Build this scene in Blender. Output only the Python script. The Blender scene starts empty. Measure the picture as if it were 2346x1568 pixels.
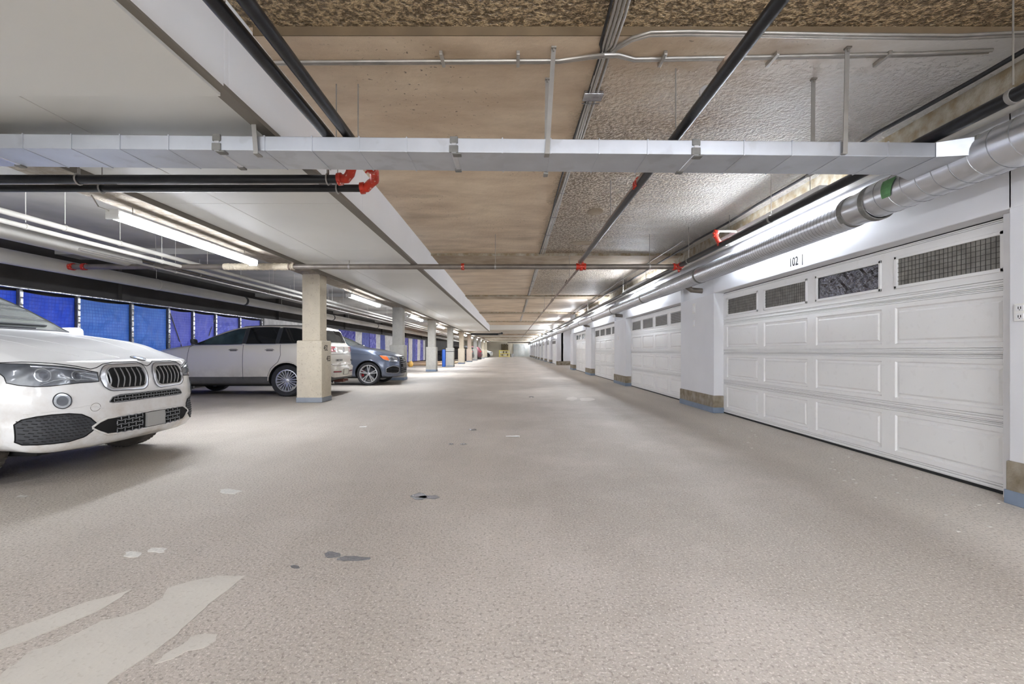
import bpy, bmesh, math, random
import numpy as np
from mathutils import Vector, Matrix, noise
from mathutils.bvhtree import BVHTree
random.seed(7)
PI = math.pi
C = bpy.context.scene.collection
scene = bpy.context.scene

# ---------------------------------------------------------------- camera, world, exposure
F = 1090.0; UX = 1171.0; VY = 805.0; CH = 1.10          # focal length in px, vanishing point, eye height
cd = bpy.data.cameras.new('camera'); cam = bpy.data.objects.new('camera', cd); C.objects.link(cam)
cam.location = (0, 0, CH); cam.rotation_euler = (PI/2, 0, 0)
cd.sensor_width = 36.0; cd.lens = 36.0*F/2346; cd.shift_x = (1173-UX)/2346; cd.shift_y = (VY-784)/2346
cd.clip_start = 0.05; cd.clip_end = 300
scene.camera = cam
w = bpy.data.worlds.new('world'); scene.world = w; w.use_nodes = True
w.node_tree.nodes['Background'].inputs[0].default_value = (0.8, 0.85, 1, 1)
w.node_tree.nodes['Background'].inputs[1].default_value = 0.2
vs = scene.view_settings
vs.view_transform = 'Standard'; vs.look = 'None'; vs.gamma = 1; vs.use_curve_mapping = False
vs.exposure = 1.0
LAMP = 125.0           # radiance of the tubes
al = bpy.data.lights.new('fill_light_behind', 'AREA'); al.shape = 'RECTANGLE'; al.size = 13.5; al.size_y = 2.5; al.energy = 470; al.color = (.95, .98, 1.0)
ao = bpy.data.objects.new('fill_light_behind', al); C.objects.link(ao); ao.location = (-2.2, -12.9, 1.5); ao.rotation_euler = (PI/2, 0, 0)   # added fill light behind the viewpoint; no gateway stands there
scene.cycles.max_bounces = 10; scene.cycles.diffuse_bounces = 7; scene.cycles.glossy_bounces = 4
scene.cycles.sample_clamp_indirect = 6
scene.cycles.use_denoising = True
Y0, Y1 = -13.0, 92.0   # the hall's ends
HC = 3.24              # main ceiling height

def g(u, v):           # a point of the floor
    y = CH*F/(v-VY); return ((u-UX)*y/F, y)

# ---------------------------------------------------------------- materials
def nodes(name):
    m = bpy.data.materials.new(name); m.use_nodes = True
    nt = m.node_tree; b = nt.nodes['Principled BSDF']
    return m, nt, b
def sRGB(r, g_, b):
    f = lambda c: (c/255/12.92) if c/255 <= .04045 else ((c/255+.055)/1.055)**2.4
    return (f(r), f(g_), f(b), 1)
def mat(name, col, rough=.6, metal=0, var=0, vscale=2.0, bump=0, bscale=30, coat=0, col2=None, spots=0, spot_col=None, spot_scale=60, emit=0, spec=.5, vdetail=6):
    m, nt, b = nodes(name)
    N = nt.nodes; L = nt.links
    b.inputs['Roughness'].default_value = rough; b.inputs['Metallic'].default_value = metal
    b.inputs['Specular IOR Level'].default_value = spec
    if coat: b.inputs['Coat Weight'].default_value = coat; b.inputs['Coat Roughness'].default_value = .06
    c = sRGB(*col)
    b.inputs['Base Color'].default_value = c
    if emit:
        b.inputs['Emission Color'].default_value = c; b.inputs['Emission Strength'].default_value = emit
    if var or bump or spots:
        tc = N.new('ShaderNodeTexCoord')
        out = None
        if var:
            n = N.new('ShaderNodeTexNoise'); n.inputs['Scale'].default_value = vscale; n.inputs['Detail'].default_value = vdetail
            L.new(tc.outputs['Object'], n.inputs['Vector'])
            r = N.new('ShaderNodeValToRGB'); r.color_ramp.elements[0].position = .35; r.color_ramp.elements[1].position = .68
            c2 = sRGB(*col2) if col2 else tuple([x*(1-var) for x in c[:3]]+[1])
            r.color_ramp.elements[0].color = c2; r.color_ramp.elements[1].color = c
            L.new(n.outputs['Fac'], r.inputs['Fac']); out = r.outputs['Color']
        if spots:
            n = N.new('ShaderNodeTexNoise'); n.inputs['Scale'].default_value = spot_scale; n.inputs['Detail'].default_value = 3
            L.new(tc.outputs['Object'], n.inputs['Vector'])
            r = N.new('ShaderNodeValToRGB'); r.color_ramp.elements[0].position = .60; r.color_ramp.elements[1].position = .66
            r.color_ramp.elements[0].color = (0,0,0,1); r.color_ramp.elements[1].color = (spots,)*3+(1,)
            mx = N.new('ShaderNodeMix'); mx.data_type = 'RGBA'
            L.new(n.outputs['Fac'], r.inputs['Fac']); L.new(r.outputs['Color'], mx.inputs['Factor'])
            if out: L.new(out, mx.inputs['A'])
            else: mx.inputs['A'].default_value = c
            mx.inputs['B'].default_value = sRGB(*(spot_col or (90,80,65))); out = mx.outputs['Result']
        if out: L.new(out, b.inputs['Base Color'])
        if bump:
            n = N.new('ShaderNodeTexNoise'); n.inputs['Scale'].default_value = bscale; n.inputs['Detail'].default_value = 4
            L.new(tc.outputs['Object'], n.inputs['Vector'])
            bp = N.new('ShaderNodeBump'); bp.inputs['Strength'].default_value = bump; bp.inputs['Distance'].default_value = .01
            L.new(n.outputs['Fac'], bp.inputs['Height']); L.new(bp.outputs['Normal'], b.inputs['Normal'])
    return m

M = {}
M['white'] = mat('white_paint', (236,236,237), .5, var=.06, vscale=1.5, bump=.05, bscale=25)
M['wallgrey'] = mat('wall_paint', (228,229,233), .55, var=.07, vscale=1.2, bump=.06, bscale=20)
M['doorwhite'] = mat('door_paint', (240,240,239), .45, var=.02, vscale=2.5, spots=.06, spot_col=(170,165,158), spot_scale=14)
M['soffit'] = mat('soffit_paint', (226,226,222), .5, var=.06, vscale=.7)
M['soffit_side'] = mat('soffit_side_paint', (234,235,238), .55, var=.04, vscale=1)
M['reveal'] = mat('reveal_strip', (120,114,106), .7)
M['beam'] = mat('rough_beam_concrete', (166,158,146), .95, var=.25, vscale=14, bump=1.0, bscale=45, col2=(136,126,112))
M['galv'] = mat('galvanised_steel', (222,224,229), .30, .85, var=.12, vscale=5, bump=.03, bscale=8)
M['galvduct'] = mat('galvanised_flat_duct', (205,209,217), .42, .8, var=.10, vscale=4, spots=.1, spot_scale=5)
M['mastic'] = mat('grey_mastic', (128,127,124), .8, var=.25, vscale=14, bump=.5, bscale=40)
M['seamsteel'] = mat('seam_steel', (150,152,156), .4, .6)
M['strap'] = mat('strap_steel', (165,162,158), .5, .6, var=.15, vscale=9)
M['blackpipe'] = mat('black_steel_pipe', (38,39,43), .32, .35, var=.35, vscale=12, bump=.08, bscale=50)
M['greypipe'] = mat('dull_steel_pipe', (128,120,112), .45, .4, var=.3, vscale=6, bump=.1, bscale=40)
M['rustpipe'] = mat('rusty_pipe', (150,132,118), .6, .2, var=.4, vscale=7, bump=.2, bscale=30)
M['whitepipe'] = mat('white_pipe', (214,211,203), .5, var=.12, vscale=3, bump=.1, bscale=20)
M['pvc'] = mat('grey_plastic_pipe', (196,194,188), .45, var=.15, vscale=1.3)
M['insul'] = mat('rough_insulation', (214,202,180), .95, var=.2, vscale=9, bump=1.0, bscale=50)
M['red'] = mat('red_fitting', (196,50,28), .4, .1, var=.3, vscale=15, bump=.15, bscale=40, spots=.5, spot_col=(225,205,190), spot_scale=25)
M['conduit'] = mat('steel_conduit', (190,186,180), .35, .7, var=.2, vscale=10)
M['cable'] = mat('black_cable', (40,40,42), .5)
M['rod'] = mat('threaded_rod', (150,145,138), .6, .4)
M['colcream'] = mat('cream_concrete', (214,204,184), .85, var=.10, vscale=5, bump=.35, bscale=60, spots=.3, spot_col=(150,132,104), spot_scale=26)
M['colgrey'] = mat('grey_concrete', (192,190,183), .85, var=.12, vscale=5, bump=.35, bscale=60, spots=.3, spot_col=(140,136,126), spot_scale=26)
M['colpink'] = mat('pinkish_concrete', (208,192,176), .85, var=.12, vscale=5, bump=.35, bscale=60)
M['kerb'] = mat('bare_kerb_concrete', (160,152,138), .9, var=.3, vscale=7, bump=.6, bscale=35, col2=(122,110,90))
M['bluepaint'] = mat('blue_grey_paint', (126,140,160), .7, var=.15, vscale=8)
M['greypaint'] = mat('grey_base_paint', (150,156,164), .7, var=.12, vscale=8)
M['darkwall'] = mat('dark_concrete', (66,63,61), .9, var=.3, vscale=1.5, bump=.2, bscale=15)
M['bayceil'] = mat('bay_ceiling_concrete', (188,186,181), .85, var=.28, vscale=1.2, bump=.2, bscale=18)
M['post'] = mat('fence_steel', (120,118,114), .4, .6, var=.3, vscale=14)
M['foiltape'] = mat('foil_tape', (190,190,195), .25, .9, var=.5, vscale=16, bump=.4, bscale=22)
M['black'] = mat('black_rubber', (26,26,27), .75)
M['void'] = mat('dark_void', (12,12,13), .9)
M['tyre'] = mat('tyre_rubber', (46,46,50), .8, bump=.2, bscale=60, var=.3, vscale=10)
M['dirtytyre'] = mat('dusty_tyre_rubber', (88,82,76), .9, bump=.3, bscale=60, var=.4, vscale=10)
M['alloy'] = mat('alloy', (205,206,210), .3, .7)
M['alloydark'] = mat('dark_alloy', (74,76,82), .35, .6)
M['chrome'] = mat('chrome', (225,226,230), .12, 1.0)
M['satin'] = mat('satin_chrome', (198,199,202), .28, .85)
M['plastic'] = mat('dark_plastic', (44,46,51), .55, bump=.1, bscale=60)
M['cladding'] = mat('grey_plastic_cladding', (86,84,82), .6, var=.2, vscale=6)
M['seam'] = mat('panel_gap', (40,40,42), .7)
M['glass'] = mat('dark_glass', (20,22,24), .05, coat=.5)
M['glassteal'] = mat('clear_side_glass', (58,78,84), .06, var=.7, vscale=2.5, coat=.4)
M['shield'] = mat('windshield_glass', (132,136,134), .06, var=.4, vscale=1.6, coat=.6)
M['lens'] = mat('headlight_lens', (92,96,104), .28, .1, var=.4, vscale=9, coat=.35)
M['lensclear'] = mat('clear_lens', (190,195,202), .12, .5, var=.4, vscale=20, coat=.5)
M['orange'] = mat('amber_lens', (226,104,52), .2, coat=.5)
M['redlens'] = mat('red_tail_lens', (206,34,48), .15, coat=.8)
M['plate'] = mat('licence_plate', (214,212,200), .5)
M['caliper'] = mat('red_caliper', (150,24,30), .4)
M['badgeblue'] = mat('badge_blue', (60,110,180), .3)
M['hexgrey'] = mat('grey_mesh_plastic', (140,142,146), .4, .3)
M['radar'] = mat('grey_cover', (168,168,166), .35)
M['yellow'] = mat('yellow_steel', (236,220,96), .5)
M['yellowbag'] = mat('yellow_plastic_bag', (222,176,90), .6, bump=.5, bscale=12)
M['tanfloor'] = mat('tan_boards', (190,160,128), .8, var=.2, vscale=3)
M['bluebarrel'] = mat('blue_plastic', (56,104,196), .4)
M['lettering'] = mat('black_lettering', (24,24,24), .9, spec=.1)
M['green'] = mat('green_label', (96,150,96), .6, var=.3, vscale=20)
M['plaster'] = mat('plaster', (232,231,228), .5)
M['cream'] = mat('cream_wall', (222,214,196), .8, var=.1, vscale=1)
M['panelgrey'] = mat('grey_gate_panel', (184,185,180), .75, var=.16, vscale=1.2)
M['shelfbrown'] = mat('brown_stored_boxes', (120,104,74), .8, var=.6, vscale=5)
M['tube'] = mat('lit_tube', (240,246,255), .3, emit=LAMP*.46)
M['wrap'] = mat('lit_lens', (243,247,255), .3, emit=LAMP*.32)
M['tube_strong'] = mat('lit_tube_far', (240,246,255), .3, emit=LAMP*.85)
M['wrap_strong'] = mat('lit_lens_far', (243,247,255), .3, emit=LAMP*.60)
M['tube_dim'] = mat('lit_tube_added', (243,247,255), .3, emit=LAMP*.34)
M['lampwhite'] = mat('lamp_housing', (228,228,226), .5)
M['screen'] = mat('window_wire', (66,64,60), .5, .4)
M['backing'] = mat('crumpled_grey_backing', (158,155,148), .6, var=.35, vscale=10, bump=.8, bscale=14)
M['backlight'] = mat('pale_grey_backing', (176,177,178), .6, var=.15, vscale=6)
M['darkpane'] = mat('dark_door_pane', (60,61,66), .2)
M['foil'] = mat('crinkled_foil', (110,110,116), .18, .9, var=.5, vscale=20, bump=1.0, bscale=26)

def glass_mat(name='thin_glass', tint=(1,1,1,1), k=.08):
    m = bpy.data.materials.new(name); m.use_nodes = True; nt = m.node_tree; nt.nodes.clear()
    o = nt.nodes.new('ShaderNodeOutputMaterial'); mx = nt.nodes.new('ShaderNodeMixShader'); t = nt.nodes.new('ShaderNodeBsdfTransparent'); gl = nt.nodes.new('ShaderNodeBsdfGlossy')
    t.inputs[0].default_value = tint; gl.inputs['Roughness'].default_value = .05; mx.inputs[0].default_value = k
    nt.links.new(t.outputs[0], mx.inputs[1]); nt.links.new(gl.outputs[0], mx.inputs[2]); nt.links.new(mx.outputs[0], o.inputs[0])
    return m
M['thinglass'] = glass_mat()

def paint(name, col, metal=.0, rough=.28, coat=.7, dirt=None, dz=(.2,.8)):
    """car paint; dirt = road grime that lies on the lower body of the car"""
    m, nt, b = nodes(name); N = nt.nodes; L = nt.links
    b.inputs['Base Color'].default_value = sRGB(*col); b.inputs['Metallic'].default_value = metal
    b.inputs['Roughness'].default_value = rough; b.inputs['Coat Weight'].default_value = coat; b.inputs['Coat Roughness'].default_value = .07
    if dirt:
        tc = N.new('ShaderNodeTexCoord'); n = N.new('ShaderNodeTexNoise'); n.inputs['Scale'].default_value = 3.5; n.inputs['Detail'].default_value = 8
        n.inputs['Roughness'].default_value = .7
        sx = N.new('ShaderNodeSeparateXYZ'); mr = N.new('ShaderNodeMapRange'); mr.inputs[1].default_value = dz[0]; mr.inputs[2].default_value = dz[1]
        mr.inputs[3].default_value = 1; mr.inputs[4].default_value = 0
        r = N.new('ShaderNodeValToRGB'); r.color_ramp.elements[0].position = .40; r.color_ramp.elements[1].position = .75
        mu = N.new('ShaderNodeMath'); mu.operation = 'MULTIPLY'; mx = N.new('ShaderNodeMix'); mx.data_type = 'RGBA'
        L.new(tc.outputs['Object'], n.inputs['Vector']); L.new(tc.outputs['Object'], sx.inputs[0]); L.new(sx.outputs['Z'], mr.inputs[0])
        L.new(n.outputs['Fac'], r.inputs['Fac']); L.new(r.outputs['Color'], mu.inputs[0]); L.new(mr.outputs[0], mu.inputs[1])
        L.new(mu.outputs[0], mx.inputs['Factor']); mx.inputs['A'].default_value = sRGB(*col); mx.inputs['B'].default_value = sRGB(*dirt)
        L.new(mx.outputs['Result'], b.inputs['Base Color'])
    return m
M['bmwwhite'] = paint('white_car_paint', (232,232,232), dirt=(178,160,138), dz=(.25,.95))
M['silver'] = paint('silver_car_paint', (212,206,194), .2, .38, .4, dirt=(150,140,128))
M['bluegrey'] = paint('blue_grey_car_paint', (98,106,124), .5, .3, .7)
M['darkpaint'] = paint('dark_car_paint', (44,44,48), .3, .3, .6)
M['redpaint'] = paint('maroon_car_paint', (104,60,68), .3, .3, .6)
M['palepaint'] = paint('pale_car_paint', (214,218,218), .1, .3, .6)

# ---- floor: worn traffic coating
def floor_mat():
    m, nt, b = nodes('floor_coating'); N = nt.nodes; L = nt.links
    tc = N.new('ShaderNodeTexCoord'); P_ = tc.outputs['Object']
    def noise_(s, d=6, vec=None, rough=.5):
        n = N.new('ShaderNodeTexNoise'); n.inputs['Scale'].default_value = s; n.inputs['Detail'].default_value = d; n.inputs['Roughness'].default_value = rough
        L.new(vec or P_, n.inputs['Vector']); return n.outputs['Fac']
    def ramp(fac, stops):
        r = N.new('ShaderNodeValToRGB'); e = r.color_ramp.elements
        while len(e) < len(stops): e.new(.5)
        for i, (p, c) in enumerate(stops): e[i].position = p; e[i].color = c if len(c) == 4 else tuple(c)+(1,)
        L.new(fac, r.inputs['Fac']); return r.outputs['Color']
    def mix(f, a, bb, mode='MIX'):
        x = N.new('ShaderNodeMix'); x.data_type = 'RGBA'; x.blend_type = mode
        if isinstance(f, float): x.inputs['Factor'].default_value = f
        else: L.new(f, x.inputs['Factor'])
        for k, v in (('A', a), ('B', bb)):
            if isinstance(v, tuple): x.inputs[k].default_value = v
            else: L.new(v, x.inputs[k])
        return x.outputs['Result']
    mp = N.new('ShaderNodeMapping'); mp.inputs['Scale'].default_value = (1, .22, 1); L.new(P_, mp.inputs['Vector'])
    st = noise_(.9, 6, mp.outputs[0], .6)
    sx = N.new('ShaderNodeSeparateXYZ'); L.new(P_, sx.inputs[0])
    ad = N.new('ShaderNodeMath'); ad.operation = 'MULTIPLY_ADD'; L.new(st, ad.inputs[0]); ad.inputs[1].default_value = .9; L.new(sx.outputs['X'], ad.inputs[2])
    mr = N.new('ShaderNodeMapRange'); mr.inputs[1].default_value = -10; mr.inputs[2].default_value = 5; L.new(ad.outputs[0], mr.inputs[0])
    k = lambda x: (x+.45+10)/15
    lane = ramp(mr.outputs[0], [(k(-5.5), sRGB(168,160,150)), (k(-3.6), sRGB(192,185,174)), (k(-2.0), sRGB(191,182,171)), (k(-.2), sRGB(178,169,159)), (k(.5), sRGB(164,155,146)), (k(2.35), sRGB(166,158,148)), (k(2.85), sRGB(206,199,189)), (k(3.7), sRGB(216,210,202))])
    col = mix(ramp(st, [(.38, (.0,.0,.0)), (.66, (.30,.30,.30))]), lane, sRGB(126,116,105))
    big = noise_(.6, 8, None, .65)
    col = mix(ramp(big, [(.45, (0,0,0)), (.72, (.42,.42,.42))]), col, sRGB(212,203,194))
    sp = noise_(60, 3, None, .6)
    col = mix(ramp(sp, [(.36, (.55,.55,.55)), (.47, (0,0,0))]), col, sRGB(117,107,97))
    sp2 = noise_(95, 2)
    col = mix(ramp(sp2, [(.56, (0,0,0)), (.68, (.5,.5,.5))]), col, sRGB(229,221,212))
    L.new(col, b.inputs['Base Color'])
    b.inputs['Roughness'].default_value = .62; b.inputs['Specular IOR Level'].default_value = .35
    bp = N.new('ShaderNodeBump'); bp.inputs['Strength'].default_value = .8; bp.inputs['Distance'].default_value = .012
    L.new(noise_(55, 5), bp.inputs['Height']); L.new(bp.outputs['Normal'], b.inputs['Normal'])
    return m
M['floor'] = floor_mat()
M['patch'] = mat('bare_smooth_patch', (202,196,186), .7, var=.10, vscale=3, bump=.15, bscale=50, spots=.25, spot_col=(160,150,136), spot_scale=50)
M['scab'] = mat('white_paint_spot', (222,219,212), .7, var=.2, vscale=40, bump=.5, bscale=80)
M['wet'] = mat('dark_oily_spot', (112,111,113), .18, var=.4, vscale=40, bump=.6, bscale=90)

# ---- ceiling: smooth slab with coarse sprayed texture in places
def ceil_mat(name, popcorn):
    m, nt, b = nodes(name); N = nt.nodes; L = nt.links
    tc = N.new('ShaderNodeTexCoord'); P_ = tc.outputs['Object']
    sx = N.new('ShaderNodeSeparateXYZ'); L.new(P_, sx.inputs[0])
    def noise_(s, d=6, vec=None, r=.5):
        n = N.new('ShaderNodeTexNoise'); n.inputs['Scale'].default_value = s; n.inputs['Detail'].default_value = d; n.inputs['Roughness'].default_value = r
        L.new(vec or P_, n.inputs['Vector']); return n.outputs['Fac']
    def rng(v, a, b_, c=0., d=1.):
        r = N.new('ShaderNodeMapRange'); r.clamp = True
        r.inputs[1].default_value = a; r.inputs[2].default_value = b_; r.inputs[3].default_value = c; r.inputs[4].default_value = d
        L.new(v, r.inputs[0]); return r.outputs[0]
    def math_(op, a, b_):
        x = N.new('ShaderNodeMath'); x.operation = op
        for i, v in enumerate((a, b_)):
            if isinstance(v, (int, float)): x.inputs[i].default_value = v
            else: L.new(v, x.inputs[i])
        return x.outputs[0]
    def mix(f, a, bb):
        x = N.new('ShaderNodeMix'); x.data_type = 'RGBA'
        L.new(f, x.inputs['Factor'])
        for k, v in (('A', a), ('B', bb)):
            if isinstance(v, tuple): x.inputs[k].default_value = v
            else: L.new(v, x.inputs[k])
        return x.outputs['Result']
    mp = N.new('ShaderNodeMapping'); mp.inputs['Scale'].default_value = (.6, 1.3, 1); L.new(P_, mp.inputs['Vector'])
    streak = noise_(1.6, 8, mp.outputs[0], .65)
    X, Y = sx.outputs['X'], sx.outputs['Y']
    fine = noise_(24, 4, None, .6)
    if popcorn:
        mask = rng(X, -90, -89)
        base_rough = sRGB(220,192,151)
    else:
        # sprayed field right of the conduit beyond the duct, ragged edge nearer the camera
        xx = math_('ADD', X, math_('MULTIPLY', streak, .5))
        a = math_('MULTIPLY', rng(xx, .80, .95), rng(math_('ADD', Y, math_('MULTIPLY', fine, 1.2)), 4.2, 5.6))
        a = math_('MULTIPLY', a, rng(Y, 10.3, 10.5, 1, 0))
        c2 = math_('MULTIPLY', rng(xx, .85, 1.1), math_('MULTIPLY', rng(Y, 11.6, 11.8), rng(Y, 17.6, 18.2, 1, 0)))
        mask = math_('MAXIMUM', a, c2)
        base_rough = sRGB(210,191,164)
    col = mix(rng(streak, .33, .66), sRGB(189,166,140), sRGB(222,203,177))
    # white overspray towards the garage wall in the first bay
    ov = math_('MULTIPLY', rng(math_('ADD', X, math_('MULTIPLY', streak, 2.2)), 2.4, 3.9), rng(Y, 9.5, 12.5, 1, .45))
    col = mix(math_('MULTIPLY', ov, .0 if popcorn else .9), col, sRGB(240,240,240))
    # water-darkened swathe near the conduit
    dk = rng(noise_(1.1, 5, mp.outputs[0]), .58, .72, 0, .55)
    col = mix(dk, col, sRGB(141,118,90))
    corn = noise_(32, 3, None, .55)
    pits = rng(corn, .40, .50, 1, 0)
    roughc = mix(rng(corn, .42, .60), sRGB(132,110,82), base_rough)
    if not popcorn: roughc = mix(math_('MULTIPLY', ov, .8), roughc, sRGB(239,236,231))
    col = mix(mask, col, roughc)
    # scattered dark pits in the smooth slab
    pz = rng(noise_(30, 2), .29, .33, .8, 0)
    pz = math_('MULTIPLY', pz, rng(noise_(.8, 3), .48, .6))
    col = mix(pz, col, sRGB(100,86,71))
    L.new(col, b.inputs['Base Color']); b.inputs['Roughness'].default_value = .33 if popcorn else .5
    h = math_('ADD', math_('MULTIPLY', math_('MULTIPLY', corn, mask), 1.0), math_('MULTIPLY', fine, .05))
    bp = N.new('ShaderNodeBump'); bp.inputs['Strength'].default_value = 1.0; bp.inputs['Distance'].default_value = .12
    L.new(h, bp.inputs['Height']); L.new(bp.outputs['Normal'], b.inputs['Normal'])
    return m
M['ceil'] = ceil_mat('ceiling_slab', False)
M['popcorn'] = ceil_mat('sprayed_ceiling', True)
M['strip'] = mat('transverse_slab_strip', (176,160,138), .8, var=.25, vscale=2, bump=.3, bscale=25, col2=(140,122,100))
M['farceil'] = mat('far_ceiling', (198,190,176), .7, var=.15, vscale=.6)
M['ridge'] = mat('rough_ridge_concrete', (186,180,166), .95, var=.35, vscale=9, bump=1.0, bscale=40, col2=(150,134,106))
M['stepface'] = mat('shaded_step_face', (120,102,78), .85, var=.25, vscale=4)  # shade on the ceiling step, painted in as a darker colour
M['patchdim'] = mat('faint_worn_patch', (190,183,174), .7, var=.14, vscale=4)

def tarp_mat(name, col, dark):
    m, nt, b = nodes(name); N = nt.nodes; L = nt.links
    tc = N.new('ShaderNodeTexCoord')
    mp = N.new('ShaderNodeMapping'); mp.inputs['Rotation'].default_value = (0, PI/2, 0); L.new(tc.outputs['Object'], mp.inputs['Vector'])
    br = N.new('ShaderNodeTexBrick'); br.offset = 0; br.inputs['Scale'].default_value = 1.0
    br.inputs['Brick Width'].default_value = .07; br.inputs['Row Height'].default_value = .07; br.inputs['Mortar Size'].default_value = .008; br.inputs['Mortar Smooth'].default_value = 1
    sx = N.new('ShaderNodeSeparateXYZ'); cb = N.new('ShaderNodeCombineXYZ'); L.new(tc.outputs['Object'], sx.inputs[0]); L.new(sx.outputs['Y'], cb.inputs['X']); L.new(sx.outputs['Z'], cb.inputs['Y'])
    L.new(cb.outputs[0], br.inputs['Vector'])
    br.inputs['Color1'].default_value = sRGB(*col); br.inputs['Color2'].default_value = sRGB(*[min(255, c*1.05) for c in col]); br.inputs['Mortar'].default_value = sRGB(*dark)
    n = N.new('ShaderNodeTexNoise'); n.inputs['Scale'].default_value = 2.2; L.new(tc.outputs['Object'], n.inputs['Vector'])
    mx = N.new('ShaderNodeMix'); mx.data_type = 'RGBA'; L.new(n.outputs['Fac'], mx.inputs['Factor']); L.new(br.outputs['Color'], mx.inputs['A']); mx.inputs['B'].default_value = sRGB(*dark)
    L.new(mx.outputs['Result'], b.inputs['Base Color']); b.inputs['Roughness'].default_value = .45
    bp = N.new('ShaderNodeBump'); bp.inputs['Strength'].default_value = .35; bp.inputs['Distance'].default_value = .01
    L.new(br.outputs['Fac'], bp.inputs['Height']); L.new(bp.outputs['Normal'], b.inputs['Normal'])
    return m
M['tarpA'] = tarp_mat('blue_tarp', (100,160,250), (58,112,228))
M['tarpB'] = tarp_mat('deep_blue_tarp', (54,104,246), (34,74,222))
M['tarpC'] = tarp_mat('violet_tarp', (118,130,232), (84,92,208))
M['clothviolet'] = mat('violet_cloth', (128,128,188), .8, var=.4, vscale=6, col2=(64,62,140))
M['clothbeige'] = mat('pale_plastic_sheet', (206,204,202), .6, var=.3, vscale=5)
M['clothblue'] = mat('slate_blue_cloth', (92,100,160), .8, var=.3, vscale=6)

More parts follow.
